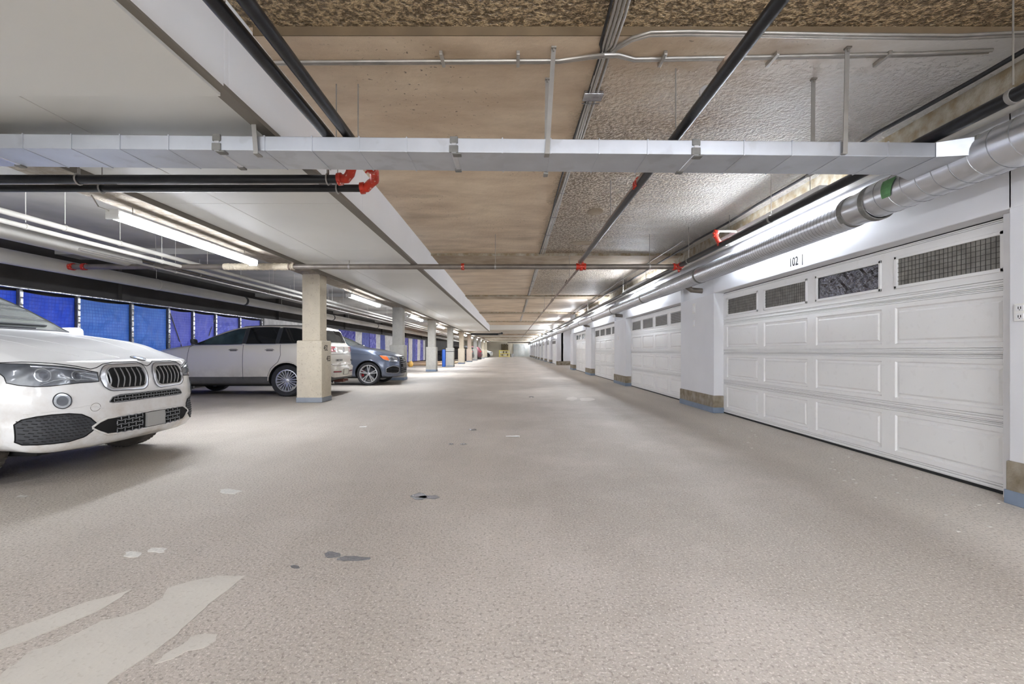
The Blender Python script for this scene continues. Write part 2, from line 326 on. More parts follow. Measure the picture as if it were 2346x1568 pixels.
# ---------------------------------------------------------------- mesh building
WL = {}                                                    # where each parent stands in the hall
def tag(o, label=None, cat=None, group=None, kind=None):
    if label: o['label'] = label
    if cat: o['category'] = cat
    if group: o['group'] = group
    if kind: o['kind'] = kind
    return o
def empty(name, loc, label=None, cat=None, group=None, kind=None):
    o = bpy.data.objects.new(name, None); C.objects.link(o); o.location = loc; o.empty_display_size = .1
    WL[o.name] = Vector(loc)
    return tag(o, label, cat, group, kind)
class MB:
    def __init__(s): s.v = []; s.f = []; s.mi = []; s.cur = 0
    def add(s, vs_, fs, mi=None):
        n = len(s.v); s.v += [tuple(p) for p in vs_]; s.f += [tuple(i+n for i in q) for q in fs]; s.mi += [s.cur if mi is None else mi]*len(fs); return s
    def box(s, x0, x1, y0, y1, z0, z1, mi=None):
        if x0 > x1: x0, x1 = x1, x0
        if y0 > y1: y0, y1 = y1, y0
        if z0 > z1: z0, z1 = z1, z0
        return s.add([(x0,y0,z0),(x1,y0,z0),(x1,y1,z0),(x0,y1,z0),(x0,y0,z1),(x1,y0,z1),(x1,y1,z1),(x0,y1,z1)],
              [(0,3,2,1),(4,5,6,7),(0,1,5,4),(1,2,6,5),(2,3,7,6),(3,0,4,7)], mi)
    def bbox(s, x0, x1, y0, y1, z0, z1, b=.01):           # box with chamfered edges
        if x0 > x1: x0, x1 = x1, x0
        if y0 > y1: y0, y1 = y1, y0
        bm = bmesh.new(); bmesh.ops.create_cube(bm, size=1)
        for v in bm.verts: v.co = Vector(((x0+x1)/2+v.co.x*(x1-x0), (y0+y1)/2+v.co.y*(y1-y0), (z0+z1)/2+v.co.z*(z1-z0)))
        bmesh.ops.bevel(bm, geom=list(bm.edges), offset=b, segments=2, affect='EDGES', profile=.5)
        bm.verts.index_update()
        s.add([v.co[:] for v in bm.verts], [[v.index for v in f.verts] for f in bm.faces]); bm.free(); return s
    def tube(s, pts, r, n=12, closed=False, cap=True, rs=None):
        P_ = [Vector(p) for p in pts]; k = len(P_); base = len(s.v); up = None; V = []
        for i in range(k):
            if closed: t = P_[(i+1) % k]-P_[i-1]
            else: t = P_[min(i+1, k-1)]-P_[max(i-1, 0)]
            if t.length < 1e-9: t = Vector((1,0,0))
            t.normalize()
            if up is None:
                up = Vector((0,0,1)) if abs(t.z) < .9 else Vector((1,0,0))
            a = (up-t*up.dot(t));
            if a.length < 1e-6: a = t.orthogonal()
            a.normalize(); up = a; b_ = t.cross(a); rr = rs[i] if rs else r
            V += [P_[i]+(a*math.cos(2*PI*j/n)+b_*math.sin(2*PI*j/n))*rr for j in range(n)]
        Fc = []
        for i in range(k if closed else k-1):
            for j in range(n):
                a0 = i*n+j; a1 = i*n+(j+1) % n; b0 = ((i+1) % k)*n+j; b1 = ((i+1) % k)*n+(j+1) % n
                Fc.append((a0, a1, b1, b0))
        if cap and not closed: Fc.append(tuple(range(n))[::-1]); Fc.append(tuple((k-1)*n+j for j in range(n)))
        return s.add(V, Fc)
    def lathe(s, prof, axis='y', c=(0,0,0), n=32, mi=None):  # prof: (radius, position along the axis), closed loop
        V = []; k = len(prof)
        for (r, a) in prof:
            for j in range(n):
                q = 2*PI*j/n; x, z = r*math.cos(q), r*math.sin(q)
                V.append((c[0]+x, c[1]+a, c[2]+z) if axis == 'y' else (c[0]+x, c[1]+z, c[2]+a) if axis == 'z' else (c[0]+a, c[1]+x, c[2]+z))
        Fc = [(i*n+j, i*n+(j+1) % n, ((i+1) % k)*n+(j+1) % n, ((i+1) % k)*n+j) for i in range(k) for j in range(n)]
        return s.add(V, Fc, mi)
    def build(s, name, m, parent=None, origin=None, smooth=False, label=None, cat=None, group=None, kind=None, angle=40):
        o0 = WL[parent.name] if parent is not None else Vector(origin or (0,0,0))
        if parent is not None and origin is not None: own = Vector(origin)
        else: own = o0
        me = bpy.data.meshes.new(name)
        me.from_pydata([(p[0]-own.x, p[1]-own.y, p[2]-own.z) for p in s.v], [], s.f)
        for mm in (m if isinstance(m, (list, tuple)) else [m]): me.materials.append(mm)
        if any(s.mi): me.polygons.foreach_set('material_index', s.mi)
        bm = bmesh.new(); bm.from_mesh(me); bmesh.ops.recalc_face_normals(bm, faces=bm.faces); bm.to_mesh(me); bm.free()
        if smooth:
            me.shade_smooth() if hasattr(me, 'shade_smooth') else None
            try: me.set_sharp_from_angle(angle=math.radians(angle))
            except Exception: pass
        o = bpy.data.objects.new(name, me); C.objects.link(o)
        if parent is not None: o.parent = parent; o.location = own-o0
        else: o.location = own
        WL[o.name] = own.copy()
        return tag(o, label, cat, group, kind)
def kids(o): return list(o.children)
def copy_tree(o, loc=None, rotz=None, parent=None, top=True):
    c = o.copy(); C.objects.link(c)
    if parent is not None: c.parent = parent
    if loc is not None: c.location = loc
    if rotz is not None: c.rotation_euler = (0, 0, rotz)
    for ch in kids(o):
        copy_tree(ch, parent=c)
    return c
def text(body, size, mtx, m, parent, name='lettering', ext=.0015):
    cu = bpy.data.curves.new(name, 'FONT'); cu.body = body; cu.size = size; cu.extrude = ext; cu.align_x = 'CENTER'; cu.align_y = 'CENTER'
    cu.materials.append(m); o = bpy.data.objects.new(name, cu); C.objects.link(o)
    loc, xa, ya, sx_ = mtx
    xa, ya = Vector(xa), Vector(ya); za = xa.cross(ya)
    R = Matrix((xa*sx_, ya, za)).transposed().to_4x4()
    dg = bpy.context.evaluated_depsgraph_get(); me = bpy.data.meshes.new_from_object(o.evaluated_get(dg)); bpy.data.objects.remove(o)
    o = bpy.data.objects.new(name, me); C.objects.link(o)
    o.parent = parent; base = WL[parent.name] if parent.name in WL else Vector()
    o.matrix_local = Matrix.Translation(Vector(loc)-base) @ R
    return o
ORD = ['first','second','third','fourth','fifth','sixth','seventh','eighth','ninth','tenth','eleventh','twelfth','thirteenth','fourteenth','fifteenth','sixteenth']
# ================================================================ the setting
mb = MB(); mb.box(-9.8, 5.4, Y0-.2, Y1+.3, -.25, 0)
floor = mb.build('floor', M['floor'], kind='structure', label='worn beige garage floor of the drive aisle and parking bays')
def poly_patch(name, px, m, h=.002, label=None):
    p = [g(u, v) for u, v in px]; n = len(p); q = MB()
    cx = sum(a[0] for a in p)/n; cy = sum(a[1] for a in p)/n
    # ragged outline: every edge broken into short uneven steps
    R = []
    for i in range(n):
        a, b = p[i], p[(i+1) % n]; k = max(2, int(math.hypot(b[0]-a[0], b[1]-a[1])/.035))
        for j in range(k):
            t = j/k; x, y = a[0]+(b[0]-a[0])*t, a[1]+(b[1]-a[1])*t
            w_ = .010*noise.noise(Vector((x*22, y*22, 0)))
            R.append((x+w_, y+w_))
    n = len(R)
    V = [(x, y, h) for x, y in R]+[(x, y, -.001) for x, y in R]
    q.add(V, [tuple(range(n))]+[(i, (i+1) % n, n+(i+1) % n, n+i) for i in range(n)])
    return q.build(name, m, floor, label=label)
def blob(u, v, w_, h_, k=12, seed=0):
    rr = random.Random(seed); return [(u+w_/2*math.cos(2*PI*i/k)*rr.uniform(.75, 1.1), v+h_/2*math.sin(2*PI*i/k)*rr.uniform(.75, 1.1)) for i in range(k)]
poly_patch('worn_patch', [(562,1321),(500,1321),(440,1332),(384,1348),(372,1372),(330,1396),(288,1412),(232,1424),(190,1446),(120,1480),(70,1492),(40,1520),(0,1545),(-40,1700),(180,1640),(252,1560),(330,1510),(386,1470),(430,1430),(480,1385)], M['patch'], .0022, 'long pale worn streak at the near left')
poly_patch('worn_patch', [(300,1352),(250,1368),(205,1378),(150,1398),(80,1424),(20,1446),(-30,1470),(-30,1500),(60,1470),(150,1432),(220,1404),(262,1380)], M['patch'], .0018)
poly_patch('worn_patch', [(497,1456),(470,1453),(440,1458),(415,1480),(380,1500),(357,1522),(392,1512),(430,1492),(470,1485),(490,1470)], M['patch'], .002)
for i, (u, v, a, b) in enumerate([(303,1272,42,15),(362,1262,44,13),(527,1127,50,13)]): poly_patch('paint_spot', blob(u, v, a, b, 12, i), M['scab'], .003)
for i, (u, v, a, b) in enumerate([(960,1139,40,17),(985,1140,48,9),(762,1272,38,14),(808,1281,86,11),(676,1300,26,9),(1083,985,22,5),(1062,1018,16,4),(1034,1018,12,3),(1218,910,14,3)]): poly_patch('oil_spot', blob(u, v, a, b, 12, i+9), M['wet'], .0025)
for i, (u, v, a, b) in enumerate([(1345,916,40,8),(1310,914,30,9)]): poly_patch('worn_patch', blob(u, v, a, b, 14, i+30), M['patchdim'], .0015)
# debris by the garage door
rr = random.Random(3)
q = MB()
for i in range(60):
    x = rr.uniform(2.7, 3.65); y = rr.uniform(2.6, 7.5); s_ = rr.uniform(.004, .014)
    q.box(x-s_, x+s_, y-s_*.6, y+s_*.6, 0, .004)
q.build('paint_flakes', M['scab'], floor, kind='stuff')

# ceilings
mb = MB(); mb.box(-1.85, 5.4, 3.23, 38.9, HC, HC+.3); ceiling = mb.build('ceiling', M['ceil'], kind='structure', label='brown concrete ceiling slab above the aisle')
mb = MB(); mb.box(-1.85, 5.4, Y0, 3.23, HC+.06, HC+.36); mb.build('ceiling_near', M['popcorn'], ceiling)
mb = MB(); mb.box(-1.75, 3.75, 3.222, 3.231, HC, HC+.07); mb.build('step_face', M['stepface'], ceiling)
for i, y in enumerate((10.4, 18.15, 25.9, 33.6)):
    mb = MB(); mb.box(-1.8, 3.75, y, y+1.15, HC-.035, HC+.01); mb.build('slab_strip', M['strip'], ceiling)
    q = MB()
    for k in range(170):
        x = -1.78+k*5.5/170; s_ = rr.uniform(.008, .02); q.box(x, x+.028, y-s_, y+.004, HC-.05-s_*.4, HC)
    q.build('rough_joint', M['ridge'], ceiling, kind='stuff')
for (u, v, w_, h_) in ((1364, 485, 36, 16), (1340, 557, 70, 9)):
    yc = (HC-CH)*F/(VY-v); q = MB(); k = 16
    V = [((u+w_/2*math.cos(2*PI*i/k)*rr.uniform(.8, 1.1)-UX)*yc/F, yc+yc*h_/2/(VY-v)*math.sin(2*PI*i/k)) for i in range(k)]
    q.add([(x, y_, HC-.006) for x, y_ in V]+[(x, y_, HC+.002) for x, y_ in V], [tuple(range(k))[::-1]]+[(i, (i+1) % k, k+(i+1) % k, k+i) for i in range(k)])
    q.build('bare_patch', M['strip'], ceiling)
mb = MB(); mb.box(-1.85, 5.4, 38.9, 39.4, 2.86, HC+.3); mb.build('ceiling_beam', M['soffit'], kind='structure', label='pale painted beam crossing the aisle where the long soffit ends')
mb = MB(); mb.box(-9.8, 5.4, 39.4, Y1, 2.98, 3.3); farc = mb.build('ceiling_far', M['farceil'], kind='structure', label='lower pale ceiling over the far half of the garage')
for i in range(7):
    y = 45+i*6.6; mb = MB(); mb.box(-9.6, 5.2, y, y+.5, 2.86, 2.99); mb.build('cross_rib', M['strip'] if i % 2 else M['farceil'], farc)
mb = MB(); mb.box(-9.8, -4.7, Y0, 39.4, HC, HC+.3); bay = mb.build('ceiling_bay', M['bayceil'], kind='structure', label='grey concrete ceiling over the parking bays')
for i in range(6):
    y = 2.65+i*7.75; mb = MB(); mb.box(-9.5, -4.7, y-.5, y+.1, HC-.12, HC+.01); mb.build('cross_rib', M['bayceil'], bay)
# longitudinal beam above the columns
mb = MB(); mb.box(-4.7, -3.93, Y0, Y1, 2.82, HC+.3); beam = mb.build('ceiling_edge_beam', M['beam'], kind='structure', label='long rough concrete beam carried by the row of columns')
mb = MB(); mb.box(-3.935, -3.92, Y0, 38.9, 2.70, 2.86); mb.build('trim_strip', M['reveal'], beam)
# white soffit box between the beam and the aisle
sof = empty('ceiling_soffit', (-2.8, 0, 2.76), 'long white boxed soffit running beside the aisle ceiling', kind='structure')
mb = MB(); mb.box(-3.92, -1.78, Y0, 38.9, 2.80, HC+.1); mb.build('soffit_core', M['soffit'], sof)
def pan(x0, x1, y0, y1, z, m, nm='soffit_panel'):
    mb = MB(); mb.bbox(x0+.003, x1-.003, y0+.003, y1-.003, z, z+.06, .004); return mb.build(nm, m, sof)
y = Y0
for k in range(4):
    a, b = Y0+k*(2.95-Y0)/4, Y0+(k+1)*(2.95-Y0)/4
    mb = MB(); mb.bbox(-3.92, -1.80, a, b-.002, 2.68, 2.81, .003); mb.build('soffit_panel', M['soffit'], sof)
y = 2.95; k = 0
while y < 38.8:
    y2 = min(y+2.4, 38.9); pan(-3.92, -3.2, y, y2, 2.76, M['soffit']); pan(-3.2, -1.80, y, y2, 2.76, M['soffit'])
    y = y2
y = Y0
while y < 38.8:
    y2 = min(y+2.65+ (0.0), 38.9)
    if y < 2.95 < y2-.2: y2 = 2.95
    zb = 2.715 if y < 2.9 else 2.735
    mb = MB(); mb.bbox(-1.80, -1.75, y+.002, y2-.002, zb, HC+.02, .003); mb.build('side_panel', M['soffit_side'], sof); y = y2
mb = MB(); mb.box(-1.84, -1.752, Y0, 38.9, 2.70, 2.735); mb.build('reveal_strip', M['reveal'], sof)

# left boundary wall, end walls
mb = MB(); mb.box(-9.8, -9.5, Y0, Y1, 0, HC); wl = mb.build('wall_left', M['darkwall'], kind='structure', label='dark wall behind the tarped storage fence')
for i in range(8):
    mb = MB(); y = -4+i*7.75; mb.box(-9.52, -9.40, y, y+.25, 2.32, HC); mb.build('wall_rib', M['darkwall'], wl)
mb = MB(); mb.box(-9.8, 5.4, Y0-.3, Y0-.2, 0, 3.7); mb.build('wall_front', M['wallgrey'], kind='structure', label='end wall of the garage on the near side')
mb = MB(); mb.box(-9.8, 5.4, Y1, Y1+.3, 0, 3.4); wb = mb.build('wall_back', M['cream'], kind='structure', label='far end wall of the garage')
# gate panels in the far wall
for i in range(6):
    x = .45+i*.72; mb = MB(); mb.bbox(x+.01, x+.71, Y1-.08, Y1, .05, 1.62, .01); mb.build('wall_panel', M['panelgrey'], wb)
    mb = MB(); mb.bbox(x+.01, x+.71, Y1-.06, Y1, 1.64, 2.5, .01); mb.build('wall_panel', M['panelgrey'], wb)
mb = MB(); mb.box(.38, .45, Y1-.1, Y1, 0, 2.5); mb.build('wall_frame', M['reveal'], wb)

# right wall with its garage bays
DX = 3.77; WX = 3.60
bays = [(-3.0, 1.9), (3.44, 8.45), (10.1, 14.95), (16.6, 21.4), (23.0, 27.6)]
yy = 38.6
while yy+4.85 < Y1: bays.append((yy, yy+4.85)); yy += 6.45
mb = MB(); mb.box(3.95, 4.1, Y0, 28.9, 0, HC); mb.box(5.2, 5.4, 28.9, 37.5, 0, HC); mb.box(3.95, 4.1, 37.5, Y1, 0, HC)
wr_ = mb.build('wall_right', M['wallgrey'], kind='structure', label='light grey painted wall with the row of garage doors')
mb = MB(); mb.bbox(3.75, 3.97, Y0, 28.9, 2.83, HC+.05, .02); mb.build('rough_ledge', M['ridge'], wr_)
mb = MB(); mb.bbox(3.75, 3.97, 37.5, Y1, 2.83, 3.0, .02); mb.build('rough_ledge', M['ridge'], wr_)
def pier(y0, y1, cut=False):
    mb = MB(); mb.bbox(WX, 3.97, y0, y1, .30, 2.135, .008); mb.build('pier', M['wallgrey'], wr_)
    mb = MB(); mb.bbox(WX+(.05 if y0 > 4 else 0), 3.97, y0, y1, 2.13, 2.855, .008 if y0 > 4 else .002); mb.build('pier_top', M['wallgrey'], wr_)
    mb = MB(); mb.bbox(WX-.015, 3.97, y0-.012, y1+.012, 0, .31, .012); k = mb.build('kerb_base', M['kerb'], wr_)
    mb = MB(); mb.bbox(WX-.021, 3.96, y0-.018, y1+.018, 0, .10, .004); mb.build('painted_band', M['bluepaint'], k)
def header(y0, y1):
    mb = MB(); mb.bbox(WX, 3.97, y0, y1, 2.13, 2.86, .008); mb.build('header', M['wallgrey'], wr_)
edges = [(Y0, -3.0)]+[(bays[i][1], bays[i+1][0]) for i in range(len(bays)-1) if i != 4]+[(bays[-1][1], Y1)]
for a, b in edges: pier(a, b)
pier(27.6, 28.9)
mb = MB(); mb.bbox(3.6, 5.2, 37.5, 37.9, .30, 2.9, .01); mb.build('return_wall', M['wallgrey'], wr_)
mb = MB(); mb.bbox(3.58, 5.2, 37.48, 37.92, 0, .31, .01); mb.build('kerb_base', M['kerb'], wr_)
mb = MB(); mb.bbox(3.6, 3.97, 37.9, 38.6, 0, 2.13, .01); mb.build('pier', M['wallgrey'], wr_)
mb = MB(); mb.bbox(WX, 5.2, 27.9, 28.9, 2.5, HC, .01); mb.build('header', M['wallgrey'], wr_)
for a, b in bays: header(a-.02, b+.02)
# trim strip beside the nearest door
mb = MB(); mb.bbox(3.695, 3.80, 3.43, 3.575, 0.0, 2.13, .004); mb.build('door_stop', M['white'], wr_)

# ---- garage doors
DW = 4.85; DHT = 2.10
def make_door(idx, kind, W=DW):
    """sectional door standing in the y-z plane, its face towards -x; origin at the bottom of its near edge"""
    d = empty('door_1' if idx == 0 else 'door', (0, 0, 0))
    sh = .525
    st = .17; ed = .14; pw = (W-2*ed-3*st)/4
    for r in range(4):
        z0 = .012+r*sh; z1 = z0+sh-.004
        q = MB(); win = (r == 3)
        ph0, ph1 = (z0+.095, z1-.07) if not win else (z0+.11, z1-.095)
        q.box(.02, .05, 0, W, z0, z1)                     # back skin
        q.box(0, .02, 0, W, z0+.012, z0+.030); q.box(.005, .02, 0, W, z0+.035, z0+.049); q.box(0, .02, 0, W, z0+.054, ph0)
        q.box(0, .02, 0, W, ph1, z1-.03); q.box(.005, .02, 0, W, z1-.025, z1-.013)
        q.box(.004, .02, 0, W, z0, z0+.009); q.box(.004, .02, 0, W, z1-.009, z1)
        x = 0
        q.box(0, .02, 0, ed, ph0, ph1); 
        for c in range(4):
            a = ed+c*(pw+st); q.box(0, .02, a+pw, (a+pw+st) if c < 3 else W, ph0, ph1)
        sec = q.build('door_section', M['doorwhite'], d)
        for c in range(4):
            a = ed+c*(pw+st); b = a+pw
            if not win:
                q = MB(); rings = [(0, .0), (.010, .016), (.034, .016), (.050, .001)]
                V = []
                for ins, dep in rings: V += [(dep, a+ins, ph0+ins), (dep, b-ins, ph0+ins), (dep, b-ins, ph1-ins), (dep, a+ins, ph1-ins)]
                Fc = [(i*4+j, i*4+(j+1) % 4, i*4+4+(j+1) % 4, i*4+4+j) for i in range(3) for j in range(4)]+[(12,13,14,15)]
                q.add(V, Fc); q.build('raised_panel', M['doorwhite'], sec)
            else:
                q = MB(); t = .03
                for (ya, yb, za, zb) in ((a, b, ph0, ph0+t), (a, b, ph1-t, ph1), (a, a+t, ph0, ph1), (b-t, b, ph0, ph1)):
                    q.bbox(-.012, .012, ya, yb, za, zb, .004)
                q.build('window_frame', M['doorwhite'], sec)
                q = MB(); nu, nv = 22, 6
                V = []; 
                for i in range(nu+1):
                    for j in range(nv+1):
                        yy_ = a+t*.8+(b-a-1.6*t)*i/nu; zz = ph0+t*.8+(ph1-ph0-1.6*t)*j/nv
                        foil = (kind == 'near' and c == 1)
                        V.append((.017-(.012 if foil else .005)*abs(noise.noise(Vector((yy_*16, zz*16, c+idx*9)))), yy_, zz))
                q.add(V, [(i*(nv+1)+j, (i+1)*(nv+1)+j, (i+1)*(nv+1)+j+1, i*(nv+1)+j+1) for i in range(nu) for j in range(nv)])
                bm_ = {'near': M['foil'] if c == 1 else M['backing'], 'pale': M['backlight'], 'slat': M['backlight'], 'dark': M['darkpane']}[kind]
                q.build('pane', bm_, sec)
                if kind in ('near', 'pale') and not (kind == 'near' and c == 1):
                    q = MB(); n1 = 24; n2 = 6
                    for i in range(1, n1): yy_ = a+t+(b-a-2*t)*i/n1; q.box(.001, .004, yy_-.0016, yy_+.0016, ph0+t, ph1-t)
                    for j in range(1, n2): zz = ph0+t+(ph1-ph0-2*t)*j/n2; q.box(.001, .004, a+t, b-t, zz-.0016, zz+.0016)
                    q.build('wire_grid', M['screen'], sec, kind='stuff')
                if kind == 'slat':
                    q = MB()
                    for j in range(1, 7): zz = ph0+t+(ph1-ph0-2*t)*j/7; q.box(.002, .012, a+t, b-t, zz-.010, zz+.004)
                    q.build('blind', M['reveal'], sec, kind='stuff')
    q = MB(); q.bbox(.0, .04, .0, W, -.012, .014, .004); q.build('rubber_seal', M['black'], d)
    q = MB(); q.box(.012, .05, 0, W, DHT+.008, DHT+.03); q.build('dark_gap', M['void'], d)
    return d
proto = {}
kinds = ['pale', 'near', 'slat', 'pale', 'dark']+['pale', 'dark', 'slat', 'pale', 'dark', 'pale', 'slat', 'pale', 'dark', 'pale']
names = {1: 'white panelled garage door under the number 102, nearest in view', 2: 'white garage door second along the row, striped blinds in its windows',
         3: 'white garage door third along the row, pale mesh windows', 4: 'white garage door fourth along the row with dark window panes'}
for i, (a, b) in enumerate(bays):
    kd = kinds[i]; W = b-a-(.05 if i == 1 else 0)
    key = (kd, i == 1)
    if key in proto: d = copy_tree(proto[key])
    else: d = make_door(i, kd, W if i == 1 else DW); proto[key] = d
    d.name = 'door_%d' % (i+1)
    d.location = (DX, a+.01 if i != 1 else a+.05, .012)
    if i != 1: d.scale = (1, (W-.02)/DW, 1)
    d['kind'] = 'structure'
    d['label'] = names.get(i, 'white garage door in the bay behind the viewpoint' if i == 0 else 'white garage door beyond the wall recess, %s along' % ORD[i-5])
# numbers painted over the doors
n = text('102', .155, ((WX-.002, 6.06, 2.235), (0,-1,0), (0,0,1), .82), M['lettering'], wr_, 'door_number')
mb = MB(); mb.box(WX-.002, WX+.001, 5.872, 5.884, 2.165, 2.30); mb.build('number_stroke', M['lettering'], wr_)
text('103', .13, ((WX-.002, 12.62, 2.235), (0,-1,0), (0,0,1), .9), M['greypaint'], wr_, 'door_number')
# ================================================================ columns
cols = [(10.16, 'colcream'), (17.95, 'colgrey'), (25.6, 'colgrey'), (33.4, 'colgrey'), (41.1, 'colcream'), (48.9, 'colpink'), (56.6, 'colgrey'), (64.4, 'colgrey'), (72.1, 'colcream'), (79.8, 'colcream')]
clab = ['cream speckled concrete column with a wide base block and painted stall numbers, nearest', 'grey concrete column just behind the nose of the blue-grey car',
        'light grey concrete column, third of the row', 'grey concrete column beside the blue barrel, fourth of the row', 'cream concrete column, fifth of the row', 'pinkish concrete column, sixth of the row',
        'pale grey concrete column, seventh of the row'] + ['far concrete column, %s of the row' % s for s in ('eighth', 'ninth', 'tenth')]
for i, (y, mk) in enumerate(cols):
    c = empty('column', (-4.32, y+.28, 0), clab[i], kind='structure')
    x0, x1 = -4.59, -4.04
    mb = MB(); mb.bbox(x0, x1, y, y+.55, 0, 1.33, .03); blk = mb.build('base_block', M[mk], c, smooth=True)
    mb = MB(); mb.bbox(x0+.08, x1-.07, y+.08, y+.47, 1.30, 2.86, .035); mb.build('shaft', M[mk], c, smooth=True)
    mb = MB(); mb.bbox(x0-.004, x1+.004, y-.004, y+.554, 0, .11, .01); mb.build('painted_band', M['bluepaint'] if i % 3 else M['greypaint'], c)
    mb = MB(); mb.add([(x0+.08,y+.06,2.82),(x1-.04,y+.06,2.82),(x1-.04,y+.49,2.82),(x0+.08,y+.49,2.82),(x0+.10,y+.1,2.70),(x1-.09,y+.1,2.70),(x1-.09,y+.45,2.70),(x0+.10,y+.45,2.70)],
        [(0,1,2,3),(7,6,5,4),(0,4,5,1),(1,5,6,2),(2,6,7,3),(3,7,4,0)]); mb.build('flared_head', M['beam'], c)
    if i == 0:
        text('432', .17, ((x1+.003, y+.20, 1.165), (0,1,0), (0,0,1), .85), M['lettering'], c, 'stall_number')
        text('433', .17, ((x1+.003, y+.36, .93), (0,1,0), (0,0,1), .85), M['lettering'], c, 'stall_number')
    if i == 3:
        mb = MB(); mb.box(x0-.003, x1+.003, y-.003, y+.553, 1.06, 1.10); mb.build('chamfer_line', M['plastic'], c)

# ================================================================ lamps
def lamp_left(n_):
    e = empty('fluorescent_lamp', (0,0,0))
    L_ = 2.95
    mb = MB(); mb.bbox(-.075, .075, 0, L_, .035, .09, .006); mb.build('housing', M['lampwhite'], e)
    k = 9
    for s0, s1 in ((.03, L_/2-.01), (L_/2+.01, L_-.03)):
        q = MB(); V = []
        for yy_ in (s0, s1):
            for j in range(k): a = -.25+(PI+.5)*j/(k-1); V.append((-.082*math.cos(a), yy_, .045-.060*math.sin(a)))
        q.add(V, [(j, j+1, k+j+1, k+j) for j in range(k-1)]+[tuple(range(k)), tuple(range(k, 2*k))[::-1], (0, k, 2*k-1, k-1)])
        q.build('diffuser', M['wrap'], e, smooth=True)
    for s0 in (0, L_-.03): q = MB(); q.bbox(-.072, .072, s0, s0+.03, -.02, .04, .006); q.build('end_cap', M['lampwhite'], e)
    q = MB(); q.tube([(0,-.03,.06),(-.04,-.12,.08),(-.10,-.14,.20)], .008, 6); q.build('feed_cable', M['conduit'], e)
    for s0 in (.3, L_-.3):
        q = MB(); q.tube([(0, s0, .08), (0, s0, .20)], .006, 6); q.build('hanger_rod', M['rod'], e)
    return e
def lamp_right():
    e = empty('fluorescent_lamp', (0,0,0)); L_ = 2.46
    mb = MB(); mb.bbox(-.06, .06, 0, L_, .03, .085, .005); mb.build('housing', M['lampwhite'], e)
    for sx_ in (-.035, .035):
        q = MB(); q.tube([(sx_, .05, .0), (sx_, L_/2-.02, .0)], .019, 10); q.build('lit_tube', M['tube'], e, smooth=True)
        q = MB(); q.tube([(sx_, L_/2+.02, .0), (sx_, L_-.05, .0)], .019, 10); q.build('lit_tube', M['tube'], e, smooth=True)
    for s0 in (0.02, L_/2-.015, L_-.05): q = MB(); q.bbox(-.055, .055, s0, s0+.03, -.022, .035, .004); q.build('lamp_holder', M['lampwhite'], e)
    for s0 in (.25, L_-.25):
        q = MB(); q.tube([(0, s0, .08), (0, s0, .40)], .005, 6); q.build('hanger_rod', M['rod'], e)
    return e
pl, pr = lamp_left(0), lamp_right()
stock = {}
def restuff(o, part, mk):
    for ch in o.children:
        if ch.name.startswith(part):
            key = (ch.data.name, mk)
            if key not in stock: stock[key] = ch.data.copy(); stock[key].materials[0] = M[mk]
            ch.data = stock[key]
n = 0
for i in range(-2, 11):
    y = 5.32+i*7.75
    o = pl if n == 0 else copy_tree(pl); n += 1
    o.location = (-4.47, y, 2.60)
    if i >= 2: restuff(o, 'diffuser', 'wrap_strong')
    lab = 'lit fluorescent lamp under the column-side beam, %s' % (['near the rear end wall, out of view', 'beside the near viewpoint, out of view', 'largest, above the white car', 'seen between first and second columns', 'between second and third columns'][i+2] if i < 3 else 'between the %s and %s columns' % (ORD[i-1], ORD[i]))
    tag(o, lab, 'lamp', 'fluorescent lamps along the column row')
n = 0
for i in range(-3, 14):
    y = 5.05+i*6.45
    if y+2.5 > Y1: break
    o = pr if n == 0 else copy_tree(pr); n += 1
    o.location = (3.33, y, 2.78)
    if i >= 1: restuff(o, 'lit_tube', 'tube_strong')
    tag(o, 'lit twin-tube lamp above the round duct, %s' % (['farthest behind the viewpoint', 'second behind the viewpoint', 'just behind the viewpoint'][i+3] if i < 0 else '%s along the garage doors' % ORD[i]), 'lamp', 'twin-tube lamps above the round duct')
for i, (x, y, rz) in enumerate([(-.2, -1.9, -1), (-.2, -4.8, -1), (-.2, -8.0, -1), (-8.6, 1.2, -1), (-8.6, 4.4, -1), (2.2, -.75, 0)]):  # unseen lamps added to brighten the doors, bays and near ceiling
    o = copy_tree(pr); o.location = (x, y, 2.84); o.rotation_euler = (0, 0, rz*PI/2); restuff(o, 'lit_tube', 'tube_dim')
    tag(o, 'lit twin-tube lamp %s' % ['hung crosswise just behind the viewpoint', 'hung crosswise second behind the viewpoint', 'hung crosswise third behind the viewpoint', 'over the parking bay beside the viewpoint', 'over the bay of the white car', 'hung lengthwise above the viewpoint, right of the thick pipe'][i], 'lamp', 'lamps around the viewpoint')

# ================================================================ ducts
DXc = 3.33
du = empty('round_duct', (DXc, 3.0, 2.46), 'long galvanised round spiral duct above the garage doors', 'duct')
def ring_tube(q, cx, cz, y0, y1, rf, step, n=28):
    ys = list(np.arange(y0, y1, step))+[y1]; V = []; 
    for yy_ in ys:
        for j in range(n):
            a = 2*PI*j/n; r = rf(yy_, a); V.append((cx+r*math.cos(a), yy_, cz+r*math.sin(a)))
    k = len(ys)
    q.add(V, [(i*n+j, i*n+(j+1) % n, (i+1)*n+(j+1) % n, (i+1)*n+j) for i in range(k-1) for j in range(n)]+[tuple(range(n)), tuple((k-1)*n+j for j in range(n))[::-1]])
def big_r(y, a):
    ph = (y/.20-a/(2*PI)) % 1.0
    return .157
def sm_r(y, a):
    ph = (y/.052-a/(2*PI)) % 1.0
    return .139
q = MB(); ring_tube(q, DXc, 2.47, -6, 4.32, big_r, .5); q.build('spiral_section', M['galv'], du, smooth=True, angle=60)
